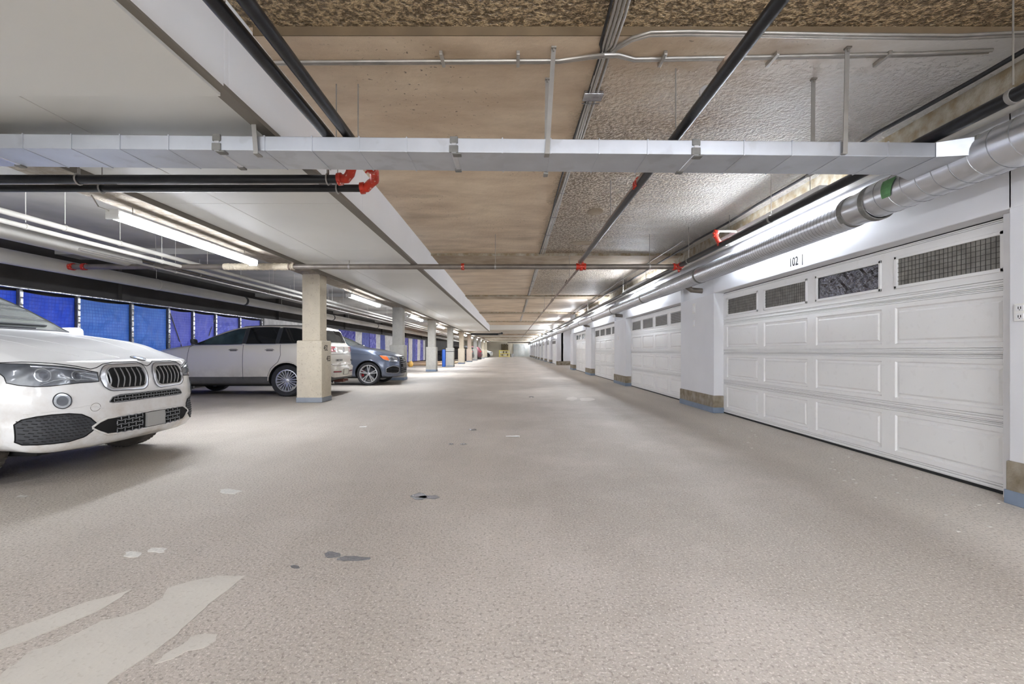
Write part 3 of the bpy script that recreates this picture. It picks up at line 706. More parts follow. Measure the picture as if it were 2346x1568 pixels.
q = MB(); q.lathe([(.155, 4.30), (.164, 4.31), (.164, 4.38), (.150, 4.45), (.145, 4.60), (.147, 4.61), (.147,4.66), (.13, 4.66), (.13, 4.30)], 'y', (DXc, 0, 2.458)); q.build('reducer', M['satin'], du, smooth=True)
for a, b, r0 in ((4.30, 4.355, .167), (4.60, 4.66, .152)):
    q = MB(); q.lathe([(r0-.02, a), (r0, a), (r0, b), (r0-.02, b)], 'y', (DXc, 0, 2.458)); q.build('mastic_band', M['mastic'], du, smooth=True)
ys = [4.63, 8.35, 11.85, 15.4]
while ys[-1] < 88: ys.append(min(ys[-1]+3.6, 90))
for a, b in zip(ys[:-1], ys[1:]):
    q = MB()
    if a < 12: ring_tube(q, DXc, 2.44, a, b, sm_r, .3, 28)
    else: ring_tube(q, DXc, 2.44, a, b, lambda y, t: .139, 1.2, 20)
    q.build('spiral_section', M['galv'], du, smooth=True, angle=60)
    q = MB(); q.lathe([(.12, b-.03), (.145, b-.03), (.145, b+.03), (.12, b+.03)], 'y', (DXc, 0, 2.44)); q.build('coupling_band', M['mastic'], du, smooth=True)
def helix(cx, cz, r, y0, y1, pitch, rt, n=20):
    q = MB(); k = int((y1-y0)/pitch*n)
    q.tube([(cx+r*math.cos(-2*PI*i/n), y0+(y1-y0)*i/k, cz+r*math.sin(-2*PI*i/n)) for i in range(k+1)], rt, 4); return q
helix(DXc, 2.47, .157, -3, 4.30, .142, .0036, 30).build('lock_seam', M['seamsteel'], du)
helix(DXc, 2.44, .139, 4.67, 8.3, .055, .0030).build('lock_seam', M['seamsteel'], du)
helix(DXc, 2.44, .139, 8.4, 11.8, .07, .0035).build('lock_seam', M['seamsteel'], du)
helix(DXc, 2.44, .139, 11.9, 15.3, .10, .0040, 16).build('lock_seam', M['seamsteel'], du)
# branch stubs into the piers
for y in (9.1, 15.6, 22.1):
    q = MB(); q.tube([(DXc, y, 2.36), (DXc+.12, y, 2.27), (3.70, y, 2.25)], .05, 12); q.build('branch_pipe', M['greypipe'], du, smooth=True)
# green label on the duct
q = MB()
V = []
for i in range(7):
    a = PI+.05-1.25*i/6*-1*-.55
    a = math.radians(150+i*9)
    for yy_ in (3.93+.01*i, 4.08): V.append((DXc+.1635*math.cos(a), yy_, 2.47+.1635*math.sin(a)))
q.add(V, [(2*i, 2*i+1, 2*i+3, 2*i+2) for i in range(6)])
q.build('green_sticker', M['green'], du, label='torn green sticker on the duct')
# flat rectangular duct across the aisle
rd = empty('rectangular_duct', (0, 3.38, 2.56), 'flat rectangular galvanised duct crossing the aisle under the ceiling', 'duct')
zb, zt, ya, yb = 2.510, 2.612, 3.38, 3.73
px = [-5.9, -3.815, -2.09, -.406, 1.315, 3.02]
for a, b in zip(px[:-1], px[1:]):
    q = MB(); q.bbox(a+.004, b-.004, ya, yb, zb, zt, .004)
    m_ = int(round((b-a)/.345))
    for k in range(1, m_):
        x = a+(b-a)*k/m_; q.box(x-.004, x+.004, ya-.005, yb+.005, zb-.004, zt+.004)
    q.build('duct_section', M['galvduct'], rd)
    q = MB(); q.bbox(a-.018, a+.018, ya-.008, yb+.006, zb-.006, zt+.006, .004); q.build('joint_band', M['galv'], rd)
    q = MB(); q.bbox(a-.034, a+.03, ya-.011, ya+.004, zb-.004, zb+.048, .005); q.build('mastic', M['mastic'], rd); q = MB(); q.bbox(a-.03, a+.028, ya-.011, ya+.004, zt-.04, zt+.008, .005); q.build('mastic', M['mastic'], rd); q = MB(); q.bbox(a-.012, a+.05, ya+.0, ya+.06, zb-.012, zb+.002, .004); q.build('mastic', M['mastic'], rd); q = MB(); q.bbox(a-.03, a+.02, yb-.05, yb+.004, zb-.012, zb+.002, .004); q.build('mastic', M['mastic'], rd)
q = MB()
q.add([(3.02,ya,zb),(3.02,yb,zb),(3.02,yb,zt),(3.02,ya,zt),(3.25,ya-.12,zb-.03),(3.25,yb+.1,zb-.03),(3.25,yb+.1,zt),(3.25,ya-.12,zt)], [(0,1,5,4),(1,2,6,5),(2,3,7,6),(3,0,4,7),(0,3,2,1),(4,5,6,7)])
q.build('take_off', M['galvduct'], rd)
q = MB(); q.bbox(3.20, 3.23, ya-.12, yb+.11, zb-.04, zt+.01, .008); q.build('mastic', M['mastic'], rd)
rd.rotation_euler = (0, .0095, 0)
# strap hangers for the flat duct
def strap(x, y, xt, zt_, label):
    e = empty('duct_strap', (x, y, 2.5), label, 'strap', 'steel straps holding the flat duct')
    q = MB(); q.add([(x-.016,y-.008,2.50),(x+.016,y-.008,2.50),(x+.016,y-.003,2.50),(x-.016,y-.003,2.50),(xt-.016,y-.008,zt_),(xt+.016,y-.008,zt_),(xt+.016,y-.003,zt_),(xt-.016,y-.003,zt_)],
         [(0,3,2,1),(4,5,6,7),(0,1,5,4),(1,2,6,5),(2,3,7,6),(3,0,4,7)]); q.build('strap_band', M['strap'], e)
    q = MB(); q.bbox(xt-.018, xt+.018, y-.03, y+.01, zt_-.012, zt_, .002); q.tube([(xt,y-.015,zt_-.03),(xt,y-.015,zt_)], .006, 6); q.build('anchor_foot', M['rod'], e)
    q = MB(); q.bbox(x-.02, x+.016, y-.01, y+.06, 2.492, 2.503, .002); q.build('strap_foot', M['strap'], e)
strap(.255, 3.36, .30, HC, 'front steel strap hanging from the ceiling to the middle of the flat duct')
strap(.275, 3.745, .285, HC, 'rear steel strap behind the middle of the flat duct')
strap(2.355, 3.36, 2.37, HC, 'front steel strap holding the flat duct near the round duct')
strap(2.37, 3.745, 2.375, HC, 'rear steel strap behind the flat duct near the round duct')
strap(-1.80, 3.36, -1.82, 2.76, 'short bent strap tying the flat duct to the white soffit')

# ================================================================ pipes
def hanger(parent, x, y, z, top, r, m=None):
    m = m or M['rod']
    q = MB(); q.tube([(x, y, z+r+.02), (x, y, top)], .005, 6); q.build('hanger_rod', m, parent)
def clamp(parent, x, y, z, r, axis, m=None):
    q = MB(); 
    c = (x, y, z)
    q.lathe([(r, -.014), (r+.006, -.014), (r+.006, .014), (r, .014)], axis, c, 20); q.build('pipe_clamp', m or M['strap'], parent, smooth=True)
def fitting(parent, pts, r, m=None, name='elbow'):
    q = MB(); q.tube(pts, r, 16)
    for p_, d_ in ((pts[0], Vector(pts[1])-Vector(pts[0])), (pts[-1], Vector(pts[-2])-Vector(pts[-1]))):
        d_ = d_.normalized(); a = Vector(p_); q.tube([a-d_*.004, a+d_*.030], r+.012, 16)
        o_ = d_.orthogonal().normalized(); q.tube([a+d_*.013+o_*(r+.002), a+d_*.013+o_*(r+.032)], .008, 6); q.tube([a+d_*.013-o_*(r+.002), a+d_*.013-o_*(r+.032)], .008, 6)
    return q.build(name, m or M['red'], parent, smooth=True, angle=50)
def pipe(name, label, cat, pts, r, m, origin=None, n=18, group=None):
    e = empty(name, pts[0], label, cat, group); q = MB(); q.tube(pts, r, n); q.build('pipe_run', m, e, smooth=True); return e
ZA = 2.66
pa = pipe('sprinkler_main', 'black steel pipe running along the white soffit, soffit side of the pair', 'pipe', [(-1.325, Y0, ZA), (-1.325, 3.86, ZA)], .036, M['blackpipe'])
fitting(pa, [(-1.325, 3.84, ZA), (-1.325, 3.93, ZA-.0), (-1.335, 3.98, ZA-.03), (-1.36, 4.02, ZA-.06), (-1.40, 4.045, 2.568), (-1.47, 4.05, 2.564)], .040)
q = MB(); q.tube([(-1.46, 4.05, 2.564), (-7.5, 4.05, 2.564)], .037, 18); q.build('cross_run', M['blackpipe'], pa, smooth=True)
pb = pipe('sprinkler_main', 'black steel pipe running along the aisle side of the pair', 'pipe', [(-1.19, Y0, ZA+.015), (-1.19, 4.06, ZA+.015)], .036, M['blackpipe'])
fitting(pb, [(-1.19, 4.04, ZA+.01), (-1.19, 4.14, ZA), (-1.21, 4.22, ZA-.045), (-1.26, 4.26, 2.60), (-1.30, 4.28, 2.57), (-1.35, 4.28, 2.566)], .040)
q = MB(); q.tube([(-1.34, 4.28, 2.566), (-7.5, 4.28, 2.566)], .033, 18); q.build('cross_run', M['blackpipe'], pb, smooth=True)
for p_, x, y, z in ((pa, -1.56, 4.05, 2.564), (pa, -3.68, 4.05, 2.564), (pb, -1.56, 4.28, 2.566), (pb, -3.68, 4.28, 2.566)):
    q = MB(); k = 14
    pts = [(x, y+.045*math.cos(a), z+.045*math.sin(a)) for a in [PI*2*i/k for i in range(k)]]
    q.tube(pts, .007, 6, closed=True); q.tube([(x, y, z+.045), (x, y, z+.09)], .012, 6); q.tube([(x, y, z+.05), (x, y, 2.765)], .005, 6); q.build('pear_hanger', M['strap'], p_, smooth=True)
hanger(pa, -1.40, 3.81, ZA-.02, HC, .03); hanger(pb, -1.225, 3.81, ZA, HC, .03)
for y in (0.6, 2.2):
    hanger(pa, -1.325, y, ZA, HC, .036); hanger(pb, -1.19, y, ZA, HC, .036)
# aisle pipe
px_ = 1.245; pz = 2.765
pc = pipe('sprinkler_branch', 'dark steel pipe running down the aisle ceiling, right of the cable bundle', 'pipe', [(px_, Y0, pz+.01), (px_, 8.6, pz-.06)], .036, M['blackpipe'])
q = MB(); q.tube([(px_, 4.4, pz-.022), (px_, 8.55, pz-.058)], .0375, 16); q.build('dusty_length', M['rustpipe'], pc, smooth=True)
q = MB(); q.tube([(px_, 3.03, pz-.013), (px_, 3.045, pz-.013)], .043, 16); q.build('joint_ring', M['satin'], pc, smooth=True)
q = MB(); q.tube([(px_, 2.70, pz-.011), (px_, 2.80, pz-.011)], .0368, 16); q.build('worn_label', M['rustpipe'], pc)
fitting(pc, [(px_, 4.60, pz-.025), (px_, 4.68, pz-.026)], .040, name='coupling')
for y in (3.6, 5.95): hanger(pc, px_, y, pz-.03, HC, .036)
pd_ = pipe('sprinkler_branch', 'thin rusty pipe continuing down the far aisle beyond the red tee', 'pipe', [(px_+.03, 8.75, 2.66), (px_+.03, 60, 2.72)], .024, M['rustpipe'])
for y in (10.9, 14.6, 15.0, 18.5, 22): 
    q = MB(); q.tube([(px_+.03, y, 2.675), (px_+.03, y+.06, 2.675)], .036, 10); q.tube([(px_+.03, y+.03, 2.675), (px_+.03, y+.03, 2.74)], .012, 8); q.build('sprinkler_tee', M['rustpipe'], pd_, smooth=True)
for y in (10.4, 14.8, 18.15): hanger(pd_, px_+.03, y, 2.68, HC, .02)
# cross pipe in front of the first column
PX0, PX1, PY, PZ = -8.1, 3.06, 8.70, 2.645
pe = pipe('sprinkler_cross_main', 'long horizontal steel pipe crossing the whole garage in front of the first column', 'pipe', [(PX0, PY, PZ), (PX1, PY, PZ)], .048, M['greypipe'])
q = MB(); pts = []; rs = []
for i in range(60):
    x = -5.25+i*1.28/59; pts.append((x, PY, PZ)); rs.append(.062+.010*noise.noise(Vector((x*14, 0, 0)))+.004*math.sin(i*2.1))
q.tube(pts, .06, 14, rs=rs); q.build('rough_insulation', M['insul'], pe, smooth=True)
fitting(pe, [(-.905, PY, PZ), (-.86, PY, PZ)], .050, name='coupling')
fitting(pe, [(1.19, PY, PZ), (1.36, PY, PZ)], .052, name='tee'); q = MB(); q.tube([(1.277, PY, PZ), (1.277, PY-.04, PZ+.06), (px_, PY-.15, pz-.06)], .045, 14); q.tube([(1.277, PY-.02, PZ+.01), (1.277, PY-.03, PZ-.075)], .03, 12); q.build('tee_branch', M['red'], pe, smooth=True)
fitting(pe, [(2.96, PY, PZ), (3.10, PY, PZ)], .052, name='tee'); q = MB(); q.tube([(3.06, PY-.02, PZ), (3.06, PY-.15, PZ+.005)], .055, 14); q.tube([(3.05, PY, PZ-.03), (3.07, PY-.01, PZ-.10)], .018, 8); q.build('tee_branch', M['red'], pe, smooth=True)
fitting(pe, [(-4.06, PY, PZ), (-3.98, PY, PZ)], .052, M['rustpipe'], 'coupling'); q = MB(); q.tube([(-4.0, PY, PZ), (-3.98, PY, PZ+.10)], .035, 10); q.build('outlet', M['rustpipe'], pe, smooth=True)
fitting(pe, [(-8.15, PY, PZ), (-8.0, PY, PZ)], .056, name='elbow'); fitting(pe, [(-7.83, PY, PZ), (-7.78, PY, PZ)], .052, name='coupling')
for x, t in ((-2.96, 2.77), (-.29, HC), (2.53, HC), (-6.5, HC)):
    hanger(pe, x, PY, PZ, t, .048); clamp(pe, x, PY, PZ, .048, 'x')
# right-hand run beside the round duct
pf = pipe('sprinkler_main', 'black steel pipe running along between the lamps and the round duct', 'pipe', [(3.06, Y0, 2.655), (3.06, 90, 2.655)], .043, M['blackpipe'])
for y in (2.9, 5.6, 8.2, 13, 19): hanger(pf, 3.06, y, 2.66, HC, .043); clamp(pf, 3.06, y, 2.655, .043, 'y')
fitting(pf, [(3.06, 6.95, 2.66), (3.02, 6.95, 2.72), (2.98, 6.95, 2.80)], .034, name='riser_elbow')
fitting(pf, [(2.98, 6.95, 2.80), (3.0, 6.93, 2.86)], .030, name='riser_elbow')
q = MB(); q.tube([(3.0, 6.9, 2.84), (3.30, 6.9, 2.84)], .016, 10); q.build('riser_pipe', M['whitepipe'], pf, smooth=True)
pg_ = pipe('conduit_pipe', 'slim white pipe above the round duct, along the painted header', 'pipe', [(3.52, Y0, 2.81), (3.52, 90, 2.81)], .028, M['whitepipe'], n=12)
# cables and conduits at the ceiling
def wobble(x, y0, y1, z, amp, seed, n=60):
    return [(x+amp*noise.noise(Vector((y0+(y1-y0)*i/n*.45, seed, 0))), y0+(y1-y0)*i/n, z) for i in range(n+1)]
e = empty('cable_bundle', (.68, Y0, HC), 'bundle of metal conduits and cables strapped along the middle of the aisle ceiling', 'cable bundle')
for k, (dx, r, mk) in enumerate([(-.055,.010,'cable'),(-.03,.011,'conduit'),(-.005,.012,'conduit'),(.022,.012,'conduit'),(.048,.010,'conduit')]):
    q = MB(); pts = wobble(.67+dx, Y0, 3.0, HC+.045, .02, k*5, 40)[:-1]+wobble(.67+dx, 3.0, 3.3, HC-.01-.012*k*.3, .02, k*5, 4)+wobble(.67+dx*.8, 3.35, 34, HC-.014, .03, k*5, 90)
    q.tube(pts, r, 8); q.build('conduit', M[mk], e, smooth=True)
q = MB(); q.bbox(.60, .76, 3.90, 4.02, HC-.03, HC, .004)
for y in np.arange(.6, 20, 1.15): q.tube([(.60, y, HC-(.03 if y > 3.23 else -.03)), (.68, y, HC-(.035 if y > 3.23 else -.022)), (.75, y, HC-(.03 if y > 3.23 else -.03))], .004, 6)
q.build('strap_clips', M['foiltape'], e, kind='stuff')
e = empty('cross_conduit', (-1.6, 3.5, HC), 'pair of thin steel conduits crossing the ceiling in front of the flat duct', 'conduit')
for dy, r in ((0, .012), (.03, .008)):
    q = MB(); q.tube([(-1.75, 3.50+dy, HC-.012), (.35, 3.48+dy, HC-.012), (.55, 3.42+dy, HC-.02), (.66, 3.36+dy, HC-.045), (.76, 3.38+dy, HC-.03), (.90, 3.46+dy, HC-.012), (2.9, 3.40+dy, HC-.012), (3.40, 3.36+dy, HC-.014)], r, 8)
    q.build('conduit', M['conduit'], e, smooth=True)
for x in (-.5, .05, 1.1, 1.9, 2.7):
    q = MB(); q.bbox(x-.012, x+.012, 3.38, 3.54, HC-.03, HC-.0, .003); q.build('conduit_clip', M['conduit'], e)
e = empty('curved_conduit', (.75, 3.2, HC), 'bright steel conduit sweeping right from the cable bundle across the near ceiling', 'conduit')
for dy, r in ((0, .014), (.028, .010)):
    q = MB(); q.tube([(.70, 3.42-dy, HC-.02), (.74, 3.33-dy, HC-.02), (.82, 3.24-dy, HC-.02), (.93, 3.19-dy, HC-.018), (1.2, 3.185-dy, HC-.016), (2.3, 3.215-dy, HC-.016), (3.0, 3.225-dy, HC-.016), (3.45, 3.19-dy, HC-.016), (3.75, 3.10-dy, HC-.01)], r, 10)
    q.build('conduit', M['conduit'], e, smooth=True)
q = MB(); pts = []
for i in range(70):
    y = -4+i*.45; pts.append((3.62-.11*math.sin(min(1, max(0, (y-2.5)/2.6))*PI/2)+.05*noise.noise(Vector((y*.6, 3, 0))), y, HC-.045-.02*abs(noise.noise(Vector((y*.9, 8, 0))))))
q.tube(pts, .018, 8); o = q.build('ceiling_cable', M['cable'], origin=pts[0], smooth=True, label='black wavy cable hung along the ceiling above the garage doors', cat='cable')
q = MB(); pts = []
for i in range(60):
    y = 9+i*.5; pts.append((3.25+.05*noise.noise(Vector((y*.8, 13, 0))), y, HC-.05-.02*abs(noise.noise(Vector((y*.9, 18, 0))))))
q.tube(pts, .012, 8); q.build('ceiling_cable', M['conduit'], origin=pts[0], smooth=True, label='grey cable sagging along the ceiling beyond the cross pipe', cat='cable')
# thin conduit on the beam above the columns
q = MB(); q.tube([(-3.98, Y0, 2.80), (-3.98, 60, 2.80)], .012, 8); q.build('beam_conduit', M['conduit'], origin=(-3.98, 4, 2.8), label='thin pale conduit along the lower edge of the column beam', cat='conduit')
# pipes over the parking bays
def bay_pipe(name, x, z, r, y0, y1, mk, label, rods, cl=(), top=HC):
    e = pipe(name, label, 'pipe', [(x, y0, z), (x, y1, z)], r, M[mk], n=22)
    for y in rods: hanger(e, x, y, z, top, r, M['whitepipe']); clamp(e, x, y, z, r, 'y', M['whitepipe'])
    for y in cl:
        q = MB(); q.lathe([(r, -.05), (r+.012, -.05), (r+.012, .05), (r, .05)], 'y', (x, y, z), 22); q.build('coupling', M['plastic'], e, smooth=True)
    return e
bay_pipe('bay_pipe', -6.0, 2.755, .035, Y0, 60, 'whitepipe', 'upper white-dusted pipe hung over the parking bays', [5.5, 6.4, 7.3, 9.4, 12.0, 14.5, 17, 20, 23])
bay_pipe('bay_pipe', -6.02, 2.645, .030, Y0, 60, 'whitepipe', 'lower white-dusted pipe hung over the parking bays', [5.9, 8.2, 10.6, 13.2, 16])
bay_pipe('bay_pipe', -6.35, 2.60, .020, 7, 60, 'conduit', 'slim grey pipe beside the dusted pair over the bays', [9, 12.5, 16.5, 21])
q = MB(); q.lathe([(.105, Y0), (.105, 8.9), (.098, 8.9), (.098, Y0)], 'y', (-7.0, 0, 2.755), 28); q.build('open_pipe', M['pvc'], origin=(-7.0, 8.9, 2.755), smooth=True, label='fat pale plastic pipe ending open above the white car', cat='pipe')
bay_pipe('drain_pipe', -8.2, 2.64, .125, Y0, 75, 'pvc', 'fat grey drain pipe running along the dark wall above the tarps', [6.5, 11, 17, 24], (14.6, 21.8, 29, 36))
bay_pipe('bay_pipe', -7.2, 2.86, .03, 9, 60, 'greypipe', 'dull pipe high over the bays behind the open pipe', [11, 15.5, 20])
q = MB(); q.tube([(-9.3, 9.6, 2.86), (-8.6, 7.2, 2.88), (-8.2, 5.2, 2.86), (-8.0, 3.0, 2.9)], .012, 6); q.build('orange_cable', mat('orange_cable_sheath', (186,92,40), .6), origin=(-8.2, 5.2, 2.86), label='orange cable crossing high above the white car', cat='cable')
# far dark pipe
e = pipe('far_pipe', 'dark thick pipe under the far ceiling with a bent end', 'pipe', [(-3.8, 45, 2.70), (-1.2, 45, 2.70), (-.85, 43.2, 2.72)], .10, M['blackpipe'], n=12)
for x in (-3.2, -1.6): hanger(e, x, 45, 2.7, 2.98, .1)
q = MB(); q.tube([(-.6, 80, 2.55), (4.0, 80, 2.55)], .09, 12); q.build('far_pipe', M['greypipe'], origin=(-.6, 80, 2.55), smooth=True, label='grey pipe crossing in front of the far end wall', cat='pipe')

# ================================================================ fence with tarps
FX = -9.3
fe = empty('storage_fence', (FX, 8, 0), 'steel-framed storage fence covered with blue tarps beside the dark wall', 'fence')
py = [4.1, 5.32, 6.54, 7.76, 9.0, 10.2, 11.65, 12.9, 13.9, 14.96, 16.3, 17.7]
for y in py:
    q = MB(); q.bbox(FX-.03, FX+.035, y-.03, y+.03, 0, 2.30, .006); p_ = q.build('post', M['post'], fe)
    q = MB(); 
    for k in range(16): z = .1+k*.135; q.bbox(FX+.03, FX+.041, y-.02-.01*(k % 2), y+.035, z, z+.11, .004)
    q.build('foil_tape', M['foiltape'], p_, kind='stuff')
q = MB(); q.tube([(FX+.02, 3.5, 2.30), (FX+.02, 17.8, 2.30)], .03, 10); q.build('top_rail', M['post'], fe)
q = MB(); pts = [(FX+.05, 3.5+i*.3, 2.29+.012*noise.noise(Vector((i*.7, 0, 0)))) for i in range(48)]; q.tube(pts, .018, 6, rs=[.018+.01*noise.noise(Vector((i*1.9, 4, 0))) for i in range(48)]); q.build('foil_wrap', M['foiltape'], fe)
q = MB(); q.tube([(FX, 13.9, .1), (FX, 14.96, 2.2)], .012, 6); q.tube([(FX, 12.95, 2.2), (FX, 13.88, .3)], .012, 6); q.build('brace', M['post'], fe)
tl = ['behind the roof of the white car, partly hidden']
def tarp(y0, y1, m, i, label):
    q = MB(); nu, nv = 34, 46; V = []; z0, z1 = .12, 2.24
    for a in range(nu+1):
        for b in range(nv+1):
            s, t = a/nu, b/nv; y = y0+(y1-y0)*s; z = z0+(z1-z0)*t
            edge = min(s, 1-s, t, 1-t); k = min(1, edge*8)
            sw = .065*noise.noise(Vector((y*2.2+z*.9, z*1.5, i*3.1)))+.034*noise.noise(Vector((y*7-z*3, z*5, i*7.7)))+.012*noise.noise(Vector((y*14+z*11, z*4, i)))
            V.append((FX-.028+k*(.02+sw), y, z-.03*math.sin(PI*s)*t))
    q.add(V, [(a*(nv+1)+b, (a+1)*(nv+1)+b, (a+1)*(nv+1)+b+1, a*(nv+1)+b+1) for a in range(nu) for b in range(nv)])
    q.build('tarp', m, origin=(FX, (y0+y1)/2, .12), smooth=True, label=label, cat='tarp', group='blue tarps on the storage fence')
tn = {3: 'deep blue tarp on the fence behind the white car roof', 4: 'deep blue smooth tarp on the fence, left of the widest post', 5: 'bright blue checked tarp on the fence, just right of the white car mirror',
      6: 'bright blue creased tarp on the fence, second right of the white car mirror', 7: 'violet-blue tarp with a diagonal crease, third right of the white car mirror',
      8: 'violet-blue tarp crossed by a brace, just above the silver car hood', 9: 'violet tarp behind the silver car windshield', 10: 'violet tarp at the fence end above the silver car roof'}
for i in range(len(py)-1):
    m_ = M['tarpB'] if i <= 4 else M['tarpA'] if i <= 6 else M['tarpC']
    tarp(py[i]+.035, py[i+1]-.035, m_, i, tn.get(i, 'blue tarp on the near stretch of fence, hidden beside the white car, %s' % ORD[i]))
q = MB(); q.bbox(FX-.05, FX+.02, 17.9, 23.6, .1, 2.34, .01); q.build('fence_board', M['clothbeige'], fe)
# cloths hung along the farther bays
ce = empty('cloth_rail', (FX, 25, 0), 'rail with posts that carries the hung cloths of the farther bays', 'rail')
q = MB(); q.tube([(FX, 24.0, 2.30), (FX, 52, 2.30)], .025, 8); q.build('rail_tube', M['post'], ce)
for y in (24, 30.5, 36.5, 44, 52): q = MB(); q.bbox(FX-.03, FX+.03, y-.03, y+.03, 0, 2.3, .005); q.build('post', M['post'], ce)
seqc = ['clothbeige', 'clothviolet', 'clothviolet', 'clothbeige', 'clothblue', 'clothviolet', 'clothbeige', 'clothblue', 'clothbeige', 'clothbeige', 'clothviolet', 'clothblue', 'clothbeige', 'clothviolet', 'clothbeige', 'clothblue', 'clothviolet', 'clothbeige', 'clothviolet', 'clothbeige']
y = 24.1
rr = random.Random(12)
cname = {'clothbeige': 'pale plastic sheet', 'clothviolet': 'violet cloth', 'clothblue': 'slate blue cloth'}
cnt = {}
for i, ck in enumerate(seqc):
    wdt = rr.uniform(1.1, 1.7); nu = 60; V = []; q = MB(); zs = [.15, .8, 1.5, 2.26]; ph = rr.uniform(0, 9)
    for a in range(nu+1):
        yy_ = y+wdt*a/nu
        for z in zs: V.append((FX+.05+.045*math.sin(yy_*26+ph+z*.7)+.03*noise.noise(Vector((yy_*5, z, i))), yy_, z))
    n4 = len(zs)
    q.add(V, [(a*n4+b, (a+1)*n4+b, (a+1)*n4+b+1, a*n4+b+1) for a in range(nu) for b in range(n4-1)])
    cnt[ck] = cnt.get(ck, 0)+1
    q.build('hanging_cloth', M[ck], origin=(FX, y+wdt/2, .15), smooth=True, label='pleated %s hung beyond the fence, %s of its colour from the near end' % (cname[ck], ORD[cnt[ck]-1]), cat='cloth', group='cloths hung along the farther bays')
    y += wdt+.02
# raised tan boards by the far bays
q = MB(); 
for i in range(8): q.bbox(-9.2, -4.9, 36.0+i*1.5, 37.4+i*1.5, 0, .10, .02)
q.build('board_floor', M['tanfloor'], origin=(-7, 42, 0), label='low tan timber boards on the floor of the farther bays', cat='boards')
# outlets and switch plates
def plate(y, z, w_, h_, label, name='wall_plate', x=WX):
    e = empty(name, (x, y, z), label, 'outlet' if name == 'wall_outlet' else 'plate')
    q = MB(); q.bbox(x-.012, x+.002, y-w_/2, y+w_/2, z-h_/2, z+h_/2, .003); q.build('cover', M['plaster'], e)
    if name == 'wall_outlet':
        for dz in (-.03, .03):
            q = MB(); q.bbox(x-.0155, x-.01, y-.026, y+.026, z+dz-.02, z+dz+.02, .002); s = q.build('socket', M['white'], e)
            q = MB(); q.box(x-.017, x-.015, y-.010, y-.006, z+dz-.008, z+dz+.010); q.box(x-.017, x-.015, y+.006, y+.010, z+dz-.008, z+dz+.010); q.box(x-.017, x-.015, y-.003, y+.003, z+dz-.016, z+dz-.011); q.build('slot', M['lettering'], s)
    else:
        q = MB(); q.bbox(x-.02, x-.01, y-w_*.22, y+w_*.22, z-h_*.25, z+h_*.25, .002); q.build('insert', M['white'], e)
plate(3.355, 1.375, .085, .125, 'white double socket on the wall pier right of the nearest garage door', 'wall_outlet')
plate(9.36, 1.94, .12, .19, 'small white box plate high on the pier between the two nearest doors')
plate(9.36, 1.645, .06, .12, 'narrow white plate below the box plate on the same pier')
plate(16.0, 1.55, .09, .12, 'small white plate on the pier between second and third doors')
q = MB(); q.tube([(3.4, 15.75, 2.30), (3.36, 15.55, 2.25)], .05, 12); q.tube([(3.36, 15.55, 2.25), (3.355, 15.53, 2.246)], .042, 12); q.tube([(3.42, 15.75, 2.31), (3.6, 15.8, 2.34)], .015, 8)
q.build('security_camera', M['lampwhite'], origin=(3.5, 15.7, 2.3), smooth=True, label='small white bullet camera beside the round duct above the second door', cat='camera')
# ================================================================ cars
def pch(keys, x):
    xs = [k[0] for k in keys]; ys = [k[1] for k in keys]; n = len(xs)
    if x <= xs[0]: return ys[0]
    if x >= xs[-1]: return ys[-1]
    h = [xs[i+1]-xs[i] for i in range(n-1)]; d = [(ys[i+1]-ys[i])/h[i] for i in range(n-1)]
    m = [d[0]]+[0 if d[i-1]*d[i] <= 0 else 2*d[i-1]*d[i]/(d[i-1]+d[i]) for i in range(1, n-1)]+[d[-1]]
    i = max(j for j in range(n-1) if xs[j] <= x); t = (x-xs[i])/h[i]
    return (2*t**3-3*t**2+1)*ys[i]+(t**3-2*t**2+t)*h[i]*m[i]+(-2*t**3+3*t**2)*ys[i+1]+(t**3-t**2)*h[i]*m[i+1]
def crom(P_, k):
    """Catmull-Rom through the points P_, k steps per span"""
    out = []; n = len(P_)
    for i in range(n-1):
        p0 = P_[max(i-1, 0)]; p1 = P_[i]; p2 = P_[i+1]; p3 = P_[min(i+2, n-1)]
        for j in range(k):
            t = j/k
            out.append(tuple(.5*((2*p1[a])+(-p0[a]+p2[a])*t+(2*p0[a]-5*p1[a]+4*p2[a]-p3[a])*t*t+(-p0[a]+3*p1[a]-3*p2[a]+p3[a])*t**3) for a in range(2)))
    out.append(P_[-1]); return out
